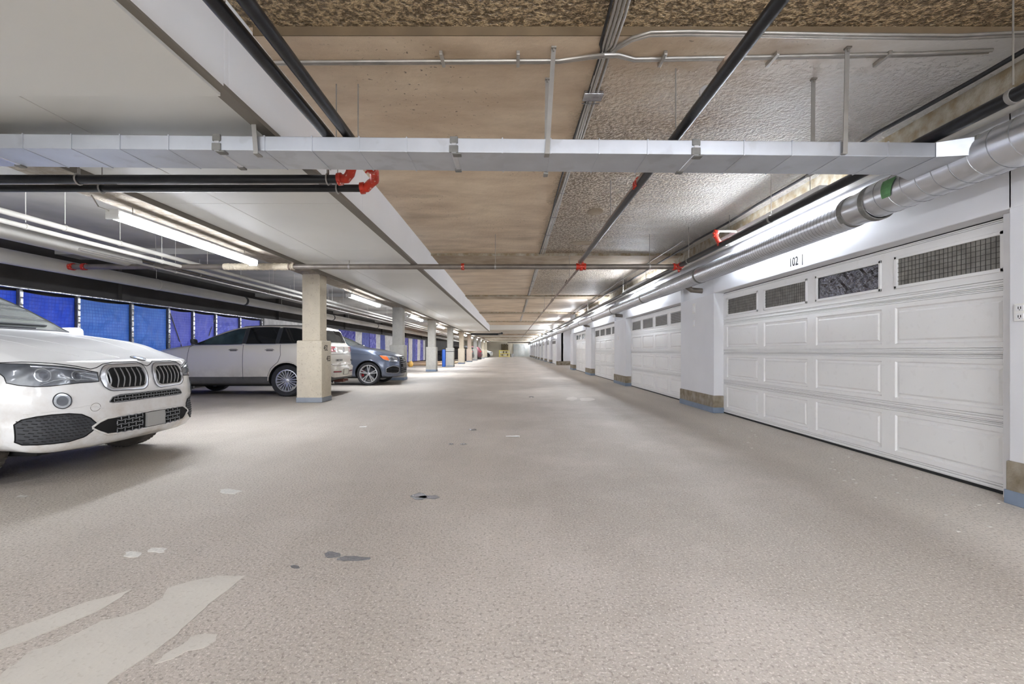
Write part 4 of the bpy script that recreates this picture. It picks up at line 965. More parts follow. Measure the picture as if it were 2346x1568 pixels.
class Car:
    """d runs from the nose (0) to the tail (L); local x = -d, so the car looks towards +x"""
    def __init__(s, name, label, S, paint_, low=None, low_z=.0):
        s.S = S; s.L = S['L']; s.e = empty(name, (0,0,0), label, 'car'); s.paint = paint_
        L_ = s.L
        def contour(d):
            w = pch(S['w'], d); sh = pch(S['sh'], d); top = pch(S['top'], d); bot = pch(S['bot'], d); wr = pch(S['wr'], d)
            h = sh-bot
            P_ = [(0, bot), (.55*w, bot), (.84*w, bot+.01), (.955*w, bot+.07), (.985*w, bot+.26*h), (w, bot+.52*h), (.992*w, bot+.78*h), (.955*w, sh)]
            k_ = top-sh; cab = min(1, max(0, (k_-.12)/.25))
            a = .955*w
            P_ += [(a+(wr-a)*(.42+.18*(1-cab)), sh+k_*(.40+.25*(1-cab))), (wr*(1+.04*cab), sh+k_*(.80+.04*(1-cab))), (wr*(.93-.10*(1-cab)), sh+k_*.935), (wr*.60, top-.012*cab-.004), (0, top)]
            R = crom(P_, 5)
            return R
        front, rear = S['front'], S['rear']
        def place(d, y, z):
            rf = max(0, 1-d/S.get('fr', .95))**1.4; rb = max(0, 1-(L_-d)/S.get('rr', .75))**1.4
            return (-(d+front(abs(y), z)*rf-rear(abs(y), z)*rb), y, z)
        ds = [.05, .075, .11, .16, .22, .3, .38]+[.38+i*(L_-.76)/54 for i in range(1, 55)]+[L_-.3, L_-.22, L_-.16, L_-.11, L_-.075, L_-.05]
        rings = []
        def full(c): return c+[(-y, z) for y, z in c[-2:0:-1]]
        def capring(c, sc, d, off):
            cz = sum(p[1] for p in c)/len(c)
            out = []
            for y, z in c:
                ll = math.hypot(y, z-cz) or 1e-6; q_ = sc if sc < .9 else max(.05, 1-(1-sc)*1.0/ll)
                yy_, zz = y*q_, cz+(z-cz)*q_
                out.append(place(d, yy_, zz))
            return out
        c0 = full(contour(.05)); cN = full(contour(L_-.05))
        V = []; 
        for sc, d in ((.25, .0), (.5, .0), (.75, .0), (.89, .0), (.955, .0), (.975, .008), (.992, .028)): V.append(capring(c0, sc, d, 0))
        for d in ds: V.append([place(d, y, z) for y, z in full(contour(d))])
        for sc, d in ((.992, L_-.028), (.975, L_-.008), (.955, L_), (.89, L_), (.75, L_), (.5, L_), (.25, L_)): V.append(capring(cN, sc, d, 0))
        n = len(c0); k = len(V); vv = [p for r in V for p in r]
        F_ = [(i*n+j, i*n+(j+1) % n, (i+1)*n+(j+1) % n, (i+1)*n+j) for i in range(k-1) for j in range(n)]
        cz0 = sum(p[1] for p in c0)/n; czN = sum(p[1] for p in cN)/n
        vv += [place(0, 0, cz0), place(L_, 0, czN)]; a, b = len(vv)-2, len(vv)-1
        F_ += [(a, (j+1) % n, j) for j in range(n)]+[(b, (k-1)*n+j, (k-1)*n+(j+1) % n) for j in range(n)]
        q = MB(); q.add(vv, F_)
        o = q.build('body', [paint_, M['void'], low or paint_], s.e)
        # wheel wells cut out of the body
        W_ = S['W']; R_ = S['R']; AR = S['arch']
        c = MB()
        for d in S['axles']:
            for sg in (-1, 1):
                nn = 40; y0, y1 = sg*(W_-.30), sg*(W_+.15)
                vs_ = [(-d+AR*math.cos(2*PI*j/nn), yy_, R_+AR*math.sin(2*PI*j/nn)) for yy_ in (y0, y1) for j in range(nn)]
                c.add(vs_, [(j, (j+1) % nn, nn+(j+1) % nn, nn+j) for j in range(nn)]+[tuple(range(nn))[::-1], tuple(range(nn, 2*nn))])
        cut = c.build('cutter', [paint_, M['void'], paint_])
        md = o.modifiers.new('b', 'BOOLEAN'); md.operation = 'DIFFERENCE'; md.object = cut; md.solver = 'EXACT'
        dg = bpy.context.evaluated_depsgraph_get(); me = bpy.data.meshes.new_from_object(o.evaluated_get(dg))
        o.modifiers.clear(); o.data = me; bpy.data.objects.remove(cut)
        for p in me.polygons:
            ce = p.center; p.material_index = 0
            for d in S['axles']:
                rad = math.hypot(ce.x+d, ce.z-R_)
                if rad < AR+.002 and (abs(p.normal.y) > .8 and abs(abs(ce.y)-(W_-.30)) < .01 or abs(rad-AR) < .012 and (p.normal.x*(ce.x+d)+p.normal.z*(ce.z-R_)) < 0): p.material_index = 1
            if p.material_index == 0 and ce.z < low_z: p.material_index = 2
        me.shade_smooth()
        try: me.set_sharp_from_angle(angle=math.radians(32))
        except Exception: pass
        s.body = o
        bm = bmesh.new(); bm.from_mesh(me); s.bvh = BVHTree.FromBMesh(bm); bm.free()
    def pr(s, mode, a, b):
        if mode == 'front': r = s.bvh.ray_cast(Vector((2, a, b)), Vector((-1, 0, 0)))
        elif mode == 'rear': r = s.bvh.ray_cast(Vector((-s.L-2, a, b)), Vector((1, 0, 0)))
        elif mode == 'top': r = s.bvh.ray_cast(Vector((a, b, 4)), Vector((0, 0, -1)))
        elif mode == 'L': r = s.bvh.ray_cast(Vector((a, 3, b)), Vector((0, -1, 0)))
        else: r = s.bvh.ray_cast(Vector((a, -3, b)), Vector((0, 1, 0)))
        if r[0] is None:
            p0 = {'front': Vector((0, a, b)), 'rear': Vector((-s.L, a, b)), 'top': Vector((a, b, 1.5)), 'L': Vector((a, 1, b)), 'R': Vector((a, -1, b))}[mode]
            r = s.bvh.find_nearest(p0)
        out = {'front': Vector((1,0,0)), 'rear': Vector((-1,0,0)), 'top': Vector((0,0,1)), 'L': Vector((0,1,0)), 'R': Vector((0,-1,0))}[mode]
        nr = r[1]
        if nr.dot(out) < 0: nr = -nr
        nr = (nr*.6+out*.4).normalized()
        return r[0], nr
    def patch(s, name, mode, cols, m, off=.006, nu=24, nv=6, parent=None, border=None, br=.004, label=None, bm=None, sink=.012):
        """a panel that follows the body; cols = (a, low, high) along the first axis"""
        cols = sorted(cols); a0, a1 = cols[0][0], cols[-1][0]
        A = sorted(set([a0+(a1-a0)*i/nu for i in range(nu+1)]+[c[0] for c in cols if a0 < c[0] < a1]))
        lo = np.interp(A, [c[0] for c in cols], [c[1] for c in cols]); hi = np.interp(A, [c[0] for c in cols], [c[2] for c in cols])
        G = []; 
        for i, a in enumerate(A):
            col = []
            for j in range(nv+1):
                p, nr = s.pr(mode, a, lo[i]+(hi[i]-lo[i])*j/nv); col.append((p+nr*off, nr))
            G.append(col)
        q = MB(); n = nv+1; k = len(A)
        V = [p for col in G for p, _ in col]
        q.add(V, [(i*n+j, (i+1)*n+j, (i+1)*n+j+1, i*n+j+1) for i in range(k-1) for j in range(nv)])
        loop = [(i, 0) for i in range(k)]+[(k-1, j) for j in range(1, n)]+[(i, nv) for i in range(k-2, -1, -1)]+[(0, j) for j in range(nv-1, 0, -1)]
        top = [G[i][j][0] for i, j in loop]; bot = [G[i][j][0]-G[i][j][1]*(off+sink) for i, j in loop]; nl = len(loop)
        q.add(top+bot, [(i, (i+1) % nl, nl+(i+1) % nl, nl+i) for i in range(nl)])
        o = q.build(name, m, parent or s.e, smooth=True, label=label, angle=50)
        if border is not None:
            pts = []
            for p in top:
                if not pts or (Vector(pts[-1])-p).length > .004: pts.append(p)
            if (Vector(pts[0])-pts[-1]).length < .004: pts.pop()
            qq = MB(); qq.tube(pts, br, 6, closed=True); qq.build(bm or 'surround', border, o, smooth=True)
        return o
    def line(s, name, mode, pts, r=.003, m=None, parent=None, off=.0, step=.03):
        P_ = []
        for (a0, b0), (a1, b1) in zip(pts[:-1], pts[1:]):
            k = max(1, int(math.hypot(a1-a0, b1-b0)/step))
            for i in range(k): P_.append((a0+(a1-a0)*i/k, b0+(b1-b0)*i/k))
        P_.append(pts[-1])
        q = MB(); q.tube([s.pr(mode, a, b)[0]+s.pr(mode, a, b)[1]*off for a, b in P_], r, 6)
        return q.build(name, m or M['seam'], parent or s.body, smooth=True)
    def wheels(s, rim, spokes=5, double=False, tyre=None, caliper=None, spoke_w=.05, turns=(0, 0)):
        R_, W_ = s.S['R'], s.S['W']; rr_ = s.S.get('rim', .26)
        for ai, d in enumerate(s.S['axles']):
            for sg in (-1, 1):
                c = Vector((-d, sg*(W_-.135), R_))
                wl_ = empty('wheel', c); wl_.parent = s.e
                q = MB()
                q.lathe([(rr_-.005, -.10), (rr_+.03, -.118), (R_-.03, -.122), (R_-.006, -.095), (R_, -.04), (R_, .04), (R_-.006, .095), (R_-.03, .122), (rr_+.03, .118), (rr_-.005, .10)], 'y', c, 48)
                for k in range(56):
                    a = 2*PI*k/56
                    for sgn in (-1, 1):
                        p = c+Vector((R_*math.cos(a), sgn*.055, R_*math.sin(a))); u = Vector((math.cos(a), 0, math.sin(a))); t_ = Vector((-math.sin(a), 0, math.cos(a)))
                        y_ = Vector((0, .035, 0)); q.add([p+t_*.013-y_-u*.004, p-t_*.013-y_-u*.004, p-t_*.013+y_-u*.004, p+t_*.013+y_-u*.004, p+t_*.011-y_+u*.002, p-t_*.011-y_+u*.002, p-t_*.011+y_+u*.002, p+t_*.011+y_+u*.002], [(4,5,6,7),(0,1,5,4),(1,2,6,5),(2,3,7,6),(3,0,4,7)])
                q.build('tyre', tyre or M['tyre'], wl_, smooth=True, angle=35)
                q = MB(); q.lathe([(rr_, -.1), (rr_+.004, .105*sg*sg), (rr_-.012, .108), (rr_-.035, .07), (rr_-.045, -.1)] if sg > 0 else [(rr_, .1), (rr_+.004, -.105), (rr_-.012, -.108), (rr_-.035, -.07), (rr_-.045, .1)], 'y', c, 48)
                yo = sg*.085
                nsp = spokes
                for k in range(nsp):
                    a = 2*PI*k/nsp+.3
                    for da in ((-.13, .13) if double else (0,)):
                        a1 = a+da*.45; a2 = a+da*1.25
                        r0, r1 = .035, rr_-.008
                        w0, w1 = spoke_w*.42, spoke_w*.5
                        for yy0, yy1 in (((yo-sg*.0), (yo+sg*.018)),):
                            u0 = Vector((math.cos(a1), 0, math.sin(a1))); t0_ = Vector((-math.sin(a1), 0, math.cos(a1))); u1 = Vector((math.cos(a2), 0, math.sin(a2))); t1_ = Vector((-math.sin(a2), 0, math.cos(a2)))
                            A = c+u0*r0; B = c+u1*r1; ya, yb = Vector((0, yo-sg*.03, 0)), Vector((0, yo+sg*.005, 0)); yb2 = Vector((0, yo+sg*.016, 0))
                            q.add([A-t0_*w0+ya, A+t0_*w0+ya, B+t1_*w1+ya, B-t1_*w1+ya, A-t0_*w0*.8+yb, A+t0_*w0*.8+yb, B+t1_*w1*.7+yb2, B-t1_*w1*.7+yb2], [(0,3,2,1),(4,5,6,7),(0,1,5,4),(1,2,6,5),(2,3,7,6),(3,0,4,7)])
                q.lathe([(.0, yo-sg*.03), (.055, yo-sg*.03), (.05, yo+sg*.012), (.03, yo+sg*.02), (.0, yo+sg*.02)], 'y', c, 20)
                q.build('rim', rim, wl_, smooth=True, angle=35)
                q = MB(); q.lathe([(.0, -sg*.01), (rr_*.72, -sg*.01), (rr_*.72, sg*.012), (.0, sg*.012)], 'y', c+Vector((0, sg*.03, 0)), 32); q.build('brake_disc', M['alloydark'], wl_, smooth=True)
                if caliper:
                    q = MB(); 
                    for i in range(5):
                        a = PI*.86+i*.17 if True else 0; p = c+Vector((rr_*.68*math.cos(a), sg*.052, rr_*.68*math.sin(a))); q.bbox(p.x-.035, p.x+.035, p.y-.022, p.y+.022, p.z-.035, p.z+.035, .008)
                    q.build('brake_caliper', caliper, wl_)
    def mirror(s, d, z, yb, m=None, size=1.0):
        for sg in (-1, 1):
            q = MB(); 
            pts = [(-d-.02, sg*(yb+.0), z-.03), (-d-.0, sg*(yb+.10), z)]; q.tube(pts, .022, 8)
            bm = bmesh.new(); bmesh.ops.create_uvsphere(bm, u_segments=16, v_segments=10, radius=1)
            V = []
            for v in bm.verts:
                x, y, zz = v.co; f = lambda t, p_: math.copysign(abs(t)**p_, t)
                V.append((-d+f(x, .7)*.075*size, sg*(yb+.19*1.0)+f(y, .55)*.125*size, z+.03+f(zz, .6)*.085*size+.015*y*sg))
            bm.verts.index_update(); q.add(V, [[v.index for v in fc.verts] for fc in bm.faces]); bm.free()
            q.build('mirror', m or s.paint, s.e, smooth=True)
    def finish(s, x, y, rot=0):
        s.e.location = (x, y, 0); s.e.rotation_euler = (0, 0, rot)
def rr_cols(a0, a1, b0, b1, r, k=6):
    out = []
    for i in range(k+1):
        t = i/k; h = r*(1-math.sqrt(max(0, 1-(1-t)**2))); out += [(a0+r*t, b0+h, b1-h), (a1-r*t, b0+h, b1-h)]
    return out
def circ_cols(a, b, r, k=14, ky=1.0):
    return [(a+r*math.cos(PI*i/k), b-ky*r*math.sin(PI*i/k)-1e-4, b+ky*r*math.sin(PI*i/k)+1e-4) for i in range(k+1)]
def neg(cols): return [(-a, lo, hi) for a, lo, hi in cols]
def hexmesh(car, parent, y0, y1, z0, z1, cw, ch, m, r=.004, off=.012, lohi=None):
    """honeycomb bars over a dark opening"""
    q = MB(); row = 0; z = z0
    nz = max(1, int(round((z1-z0)/ch)))
    ch = (z1-z0)/nz
    for j in range(nz+1):
        z = z0+j*ch; pts = []
        ny = int((y1-y0)/(cw/2)); 
        for i in range(ny+1):
            y = y0+(y1-y0)*i/ny; zz = z+(ch*.16 if (i//1+j) % 2 else -ch*.16)
            if lohi:
                lo, hi = lohi(y); zz = min(max(zz, lo), hi)
            p, n_ = car.pr('front', y, zz); pts.append(p+n_*off)
        q.tube(pts, r, 5)
        if j < nz:
            for i in range(ny+1):
                if (i+j) % 2: continue
                y = y0+(y1-y0)*i/ny; za, zb_ = z+ch*.1, z+ch*.9
                if lohi:
                    lo, hi = lohi(y); za, zb_ = max(za, lo), min(zb_, hi)
                    if zb_ <= za: continue
                p, n_ = car.pr('front', y, za); p2, n2 = car.pr('front', y, zb_); q.tube([p+n_*off, p2+n2*off], r, 5)
    return q.build('mesh_insert', m, parent, kind='stuff')

# ---------------------------------------------------------------- the white car, nearest
def fx5(y, z):
    a = np.interp(y, [0,.2,.4,.55,.7,.8,.9,.96,1.02], [0,.004,.02,.045,.10,.155,.27,.40,.55])
    b = np.interp(z, [.2,.27,.33,.40,.50,.56,.62,.72,.80,.90,1.0,1.06,1.12], [.17,.10,.045,.02,.03,.045,.03,.035,.05,.065,.10,.15,.24])
    return float(a+b)
def rx5(y, z):
    return float(np.interp(y, [0,.5,.8,.95,1.02], [0,.02,.09,.22,.36])+np.interp(z, [.2,.35,.6,.9,1.1,1.3], [.1,.02,0,.04,.08,.1]))
S5 = dict(L=5.10, W=1.0, R=.39, rim=.27, arch=.43, axles=(.99, 3.98), front=fx5, rear=rx5,
    top=[(0,1.015),(.12,1.045),(.3,1.10),(.6,1.17),(1.0,1.235),(1.45,1.295),(1.55,1.31),(1.8,1.47),(2.1,1.65),(2.35,1.765),(2.7,1.83),(3.4,1.86),(4.2,1.83),(4.62,1.74),(4.85,1.42),(5.0,1.22),(5.1,1.1)],
    sh=[(0,.925),(.3,.985),(.6,1.06),(1.0,1.14),(1.5,1.215),(2.5,1.25),(3.5,1.27),(4.5,1.27),(5.1,1.05)],
    bot=[(0,.262),(.5,.28),(1.2,.24),(3.5,.24),(4.5,.27),(5.1,.32)],
    w=[(0,.985),(.35,.995),(.9,1.0),(1.4,.985),(2.5,.985),(3.9,1.0),(4.6,.98),(5.1,.93)],
    wr=[(0,.84),(.5,.85),(1.4,.855),(1.7,.80),(2.3,.71),(2.8,.70),(3.6,.71),(4.5,.68),(5.1,.74)])
c1 = Car('car', 'white sports utility car with wide twin chrome-rimmed grilles, nose towards the aisle, nearest', S5, M['bmwwhite'])
# twin grille
for sg in (-1, 1):
    cols_ = rr_cols(.035, .515, .735, .985, .09)
    cols_ = [(a, lo+.02*max(0, (a-.35)/.165), hi-.015*max(0, (a-.35)/.165)) for a, lo, hi in cols_]
    if sg < 0: cols_ = neg(cols_)
    o = c1.patch('grille_surround', 'front', cols_, M['satin'], off=.014, nv=10, border=M['seam'], br=.0028, bm='gap_line')
    ic = rr_cols(.065, .465, .762, .955, .07)
    if sg < 0: ic = neg(ic)
    g_ = c1.patch('grille', 'front', ic, M['void'], off=.0165, nv=8, border=M['satin'], br=.006, bm='inner_rim')
    for k in range(7):
        y = .092+k*.058
        if k == 6: y = .448
        q = MB(); pts = []
        hh = .085 if 0 < k < 6 else .07
        for j in range(9):
            t = j/8*2-1; z = .858+hh*t; p, n_ = c1.pr('front', sg*y, z); pts.append(p+n_*(.012+.022*(1-t*t))+Vector((0, 0, 0)))
        q.tube(pts, .0055, 6); q.build('grille_bar', M['satin'], g_, smooth=True)
# headlights
for sg in (-1, 1):
    cols_ = [(.525,.835,.915),(.58,.832,.93),(.66,.832,.955),(.75,.825,.975),(.82,.815,.985),(.88,.815,.995),(.93,.83,1.0),(.955,.85,.99)]
    if sg < 0: cols_ = neg(cols_)
    hl = c1.patch('headlight', 'front', cols_, M['lens'], off=.006, nu=36, nv=10, border=M['seam'], br=.0035, bm='seal')
    for yc, r_ in ((.68, .042), (.845, .058)):
        for rr__, mm, of in ((r_, M['lensclear'], .011), (r_*.86, M['lens'], .014), (r_*.5, M['alloydark'], .0165)):
            zc = .89 if yc < .7 else .905
            c1.patch('lamp_ring' if rr__ == r_ else 'lamp_lens', 'front', circ_cols(sg*yc, zc, rr__*(.75 if yc < .7 else .6), 12, 1.35 if yc < .7 else 1.6), mm, off=of, nu=14, nv=6, parent=hl)
    c1.line('light_strip', 'front', [(sg*.54,.845),(sg*.62,.855),(sg*.75,.868),(sg*.80,.86),(sg*.86,.83)], .0045, M['lensclear'], hl, .012)
    c1.line('light_strip', 'front', [(sg*.58,.918),(sg*.70,.945),(sg*.80,.965),(sg*.88,.975)], .006, M['lensclear'], hl, .010)
    # round fog lamp, tow cover, side vent
    f_ = c1.patch('fog_lamp', 'front', circ_cols(sg*.775, .692, .042, 16, 1.5), M['lensclear'], off=.008, nv=8, border=M['plastic'], br=.004, bm='lamp_bezel')
    c1.patch('lamp_lens', 'front', circ_cols(sg*.775, .69, .027, 12, 1.5), M['lens'], off=.012, nu=12, nv=6, parent=f_)
    v = [(.56,.462,.468),(.60,.415,.525),(.66,.375,.565),(.74,.352,.582),(.82,.35,.582),(.88,.352,.575),(.925,.36,.555),(.945,.385,.52)]
    if sg < 0: v = neg(v)
    vent = c1.patch('side_vent', 'front', v, M['plastic'], off=.004, nu=36, nv=10, border=M['void'], br=.005, bm='vent_edge')
    q = MB()
    for jj in range(9):
        z = .37+jj*.024
        for ii in range(12):
            y = .60+ii*.028+(jj % 2)*.014
            lo = np.interp(y, [a for a, _, _ in sorted([(abs(a_), l, h) for a_, l, h in v])], [l for _, l, _ in sorted([(abs(a_), l, h) for a_, l, h in v])]); hi = np.interp(y, [a for a, _, _ in sorted([(abs(a_), l, h) for a_, l, h in v])], [h for _, _, h in sorted([(abs(a_), l, h) for a_, l, h in v])])
            if lo+.012 < z < hi-.012 and y < .93:
                p, n_ = c1.pr('front', sg*y, z); p2, n2 = c1.pr('front', sg*(y+.017), z+.006); q.tube([p+n_*.006, p2+n2*.006], .0035, 4)
    q.build('vent_ribs', M['seam'], vent, kind='stuff')
c1.line('tow_cover', 'front', [(-.565+.035*math.cos(a), .615+.035*math.sin(a)) for a in [2*PI*i/20 for i in range(21)]], .0018, M['reveal'], None, .0)
# upper slot
us = [(-.46,.648,.654),(-.43,.640,.690),(-.36,.638,.706),(0,.642,.708),(.36,.638,.706),(.43,.640,.690),(.46,.648,.654)]
o = c1.patch('upper_slot', 'front', us, M['void'], off=.003, nu=30, nv=4, border=M['hexgrey'], br=.004)
hexmesh(c1, o, -.42, .42, .646, .700, .07, .027, M['hexgrey'], .0032, .008, lambda y: (np.interp(y, [c[0] for c in us], [c[1] for c in us])+.002, np.interp(y, [c[0] for c in us], [c[2] for c in us])-.002))
# lower intake
li = [(-.60,.440,.446),(-.54,.395,.485),(-.48,.365,.508),(-.30,.358,.516),(0,.356,.520),(.30,.358,.516),(.48,.365,.508),(.54,.395,.485),(.60,.440,.446)]
o = c1.patch('lower_intake', 'front', li, M['void'], off=.003, nu=36, nv=8, border=M['bmwwhite'], br=.010, bm='intake_edge')
lf = lambda y: (np.interp(y, [c[0] for c in li], [c[1] for c in li])+.006, np.interp(y, [c[0] for c in li], [c[2] for c in li])-.006)
hexmesh(c1, o, -.40, -.13, .366, .510, .075, .036, M['hexgrey'], .0042, .010, lf)
hexmesh(c1, o, .17, .40, .366, .510, .075, .036, M['hexgrey'], .0042, .010, lf)
c1.patch('sensor_cover', 'front', [(-.09,.372,.506),(.15,.372,.506)], M['radar'], off=.022, nu=4, nv=3, parent=o)
q = MB(); q.tube([(-.10, -.50, .42), (-.10, -.50, .48)], .02, 8); q.build('horn', M['hexgrey'], o)
# bonnet lines
c1.line('bonnet_gap', 'front', [(-.955,1.005),(-.88,1.012),(-.78,.998),(-.66,.972),(-.57,.945),(-.52,.955),(-.46,.985),(-.36,1.000),(-.10,1.000),(-.035,.965),(0,.955),(.035,.965),(.10,1.0),(.36,1.0),(.46,.985),(.52,.955),(.57,.945),(.66,.972),(.78,.998),(.88,1.012)], .004, M['seam'], None, .001)
for sg in (-1, 1):
    c1.line('bonnet_crease', 'top', [(-.30, sg*.50), (-.6, sg*.62), (-1.0, sg*.70), (-1.4, sg*.74)], .012, M['bmwwhite'], None, -.009)
    c1.line('bonnet_crease', 'top', [(-.22, sg*.16), (-.5, sg*.26), (-1.0, sg*.38), (-1.45, sg*.44)], .012, M['bmwwhite'], None, -.009)
    c1.line('bumper_crease', 'front', [(sg*.50, .60), (sg*.62, .635), (sg*.80, .615), (sg*.92, .60)], .006, M['bmwwhite'], None, -.003)
# emblem
b_ = c1.patch('emblem', 'top', circ_cols(-.17, 0, .060, 18), M['chrome'], off=.006, nu=18, nv=8, border=M['plastic'], br=.004)
c1.patch('emblem_ring', 'top', circ_cols(-.17, 0, .055, 18), M['plastic'], off=.008, nu=18, nv=8, parent=b_)
R_ = .038
for qa, qb, mm in ((0, 1, 'badgeblue'), (1, 2, 'white'), (2, 3, 'badgeblue'), (3, 4, 'white')):
    sx_, sy_ = ((1, 1), (-1, 1), (-1, -1), (1, -1))[qa]
    cc = []
    for i in range(9):
        a = R_*i/8; h = math.sqrt(max(0, R_*R_-a*a)); cc.append((-.17+sx_*a, 0 if sy_ > 0 else -h, h if sy_ > 0 else 0))
    c1.patch('emblem_quarter', 'top', cc, M[mm], off=.0095, nu=6, nv=4, parent=b_)
# glass
ws = []
for i in range(9):
    t = i/8; x = -1.60-t*.72; hw = .80-.12*t
    ws.append((x, -hw, hw))
c1.patch('windshield', 'top', ws, M['shield'], off=.004, nu=16, nv=16, border=M['plastic'], br=.008, bm='gasket')
q = MB()
p1 = [c1.pr('top', -1.60, y)[0]+Vector((.0, 0, .02)) for y in (-.55, -.3, -.05, .2, .42)]; q.tube(p1, .010, 6); p2 = [c1.pr('top', -1.66, y)[0]+Vector((0, 0, .02)) for y in (-.15, .1, .35, .6)]; q.tube(p2, .010, 6)
q.build('wiper', M['plastic'], c1.e, smooth=True)
for md in ('L', 'R'):
    cw = [(-4.62,1.33,1.40),(-4.3,1.32,1.62),(-3.9,1.31,1.68),(-3.2,1.30,1.72),(-2.6,1.29,1.70),(-2.2,1.285,1.58),(-1.9,1.285,1.43),(-1.72,1.285,1.31)]
    c1.patch('side_glass', md, cw, M['glass'], off=.004, nu=40, nv=6, border=M['plastic'], br=.008)
    c1.line('door_gap', md, [(-1.62,.42),(-1.60,1.0),(-1.66,1.24)]); c1.line('door_gap', md, [(-2.86,.40),(-2.86,1.27)])
c1.mirror(1.88, 1.265, .93, size=1.12)
c1.wheels(M['alloy'], 5, True, M['dirtytyre'])
q = MB(); q.bbox(-4.7, -.45, -.72, .72, .22, .30, .02); q.build('underside', M['black'], c1.e)
c1.finish(-3.50, 4.68)

# ---------------------------------------------------------------- the silver wagon behind
def fsl(y, z): return float(np.interp(y, [0,.3,.6,.8,.95,1.02], [0,.02,.08,.17,.36,.5])+np.interp(z, [.2,.3,.5,.8,.95,1.05], [.12,.04,0,.03,.09,.16]))
def rsl(y, z): return float(np.interp(y, [0,.4,.7,.85,.95,1.02], [0,.01,.05,.11,.22,.34])+np.interp(z, [.2,.32,.45,.70,.74,1.0,1.25,1.35], [.16,.05,.02,0,.05,.06,.09,.12]))
S2 = dict(L=4.90, W=.99, R=.385, rim=.265, arch=.435, axles=(1.0, 3.80), front=fsl, rear=rsl,
    top=[(0,.98),(.15,1.02),(.5,1.12),(1.0,1.20),(1.35,1.25),(1.45,1.27),(1.9,1.50),(2.3,1.66),(2.7,1.745),(3.3,1.78),(4.0,1.77),(4.45,1.72),(4.60,1.66),(4.72,1.45),(4.82,1.28),(4.9,1.20)],
    sh=[(0,.90),(.5,1.03),(1.2,1.16),(1.5,1.20),(2.5,1.225),(4.3,1.27),(4.7,1.26),(4.9,1.14)],
    bot=[(0,.30),(.8,.28),(1.5,.27),(4,.27),(4.5,.32),(4.9,.40)],
    w=[(0,.95),(.4,.98),(1.0,.99),(1.6,.975),(3.0,.98),(3.8,.99),(4.5,.97),(4.9,.93)],
    wr=[(0,.80),(1.3,.82),(1.6,.78),(2.3,.69),(3.0,.69),(4.3,.67),(4.9,.74)])
c2 = Car('car', 'silver grey estate-like car seen side on, nose to the wall, behind the first column', S2, M['silver'], M['cladding'], .47)
c2.patch('windshield', 'top', [(-1.52-t*.85, -(.76-.10*t), .76-.10*t) for t in [i/6 for i in range(7)]], M['glass'], off=.004, nu=12, nv=12)
for md in ('L', 'R'):
    fw = [(-2.70,1.275,1.655),(-2.5,1.27,1.635),(-2.2,1.265,1.545),(-1.9,1.262,1.43),(-1.65,1.26,1.325),(-1.52,1.26,1.275)]
    c2.patch('front_window', md, fw, M['glassteal'], off=.004, nu=26, nv=6, border=M['plastic'], br=.010)
    c2.patch('rear_window', md, [(-3.52,1.28,1.68),(-3.3,1.28,1.69),(-2.9,1.277,1.685),(-2.79,1.276,1.67)], M['glass'], off=.004, nu=14, nv=6, border=M['plastic'], br=.010)
    c2.patch('quarter_window', md, [(-4.50,1.34,1.37),(-4.38,1.31,1.50),(-4.2,1.30,1.61),(-3.9,1.29,1.665),(-3.60,1.285,1.68)], M['glass'], off=.004, nu=16, nv=6, border=M['plastic'], br=.010)
    for x in (-2.745, -3.56): c2.patch('pillar_cover', md, [(x-.035,1.28,1.675),(x+.035,1.28,1.67)], M['plastic'], off=.007, nu=3, nv=6)
    c2.line('belt_trim', md, [(-4.52,1.275),(-3.6,1.262),(-2.7,1.255),(-1.5,1.245)], .006, M['satin'])
    c2.line('door_gap', md, [(-1.42,.46),(-1.40,.9),(-1.43,1.19),(-1.5,1.24)], .005); c2.line('door_gap', md, [(-2.74,.42),(-2.74,1.26)], .005); c2.line('door_gap', md, [(-3.34,.50),(-3.42,.68),(-3.60,.84),(-3.66,1.0),(-3.64,1.27)], .005)
    c2.line('sill_line', md, [(-1.45,.47),(-3.33,.47)], .006)
    for x in (-2.62, -3.50):
        h_ = MB(); p = [c2.pr(md, x+dx, 1.13)[0]+c2.pr(md, x, 1.13)[1]*(.03 if 0 < i < 4 else .004) for i, dx in enumerate((0, .03, .11, .19, .22))]; h_.tube(p, .011, 8); h_.build('door_handle', M['chrome'], c2.e, smooth=True)
        c2.patch('handle_cup', md, [(x+.03,1.10,1.155),(x+.19,1.10,1.155)], M['cladding'], off=.002, nu=4, nv=2)
    c2.line('roof_rail', md, [(-2.5,1.70),(-3.2,1.735),(-4.3,1.715)], .012, M['plastic'])
    c2.line('arch_trim', md, [(-3.80+.455*math.cos(a), .385+.455*math.sin(a)) for a in [PI*(i/20) for i in range(21)]], .012, M['silver'])
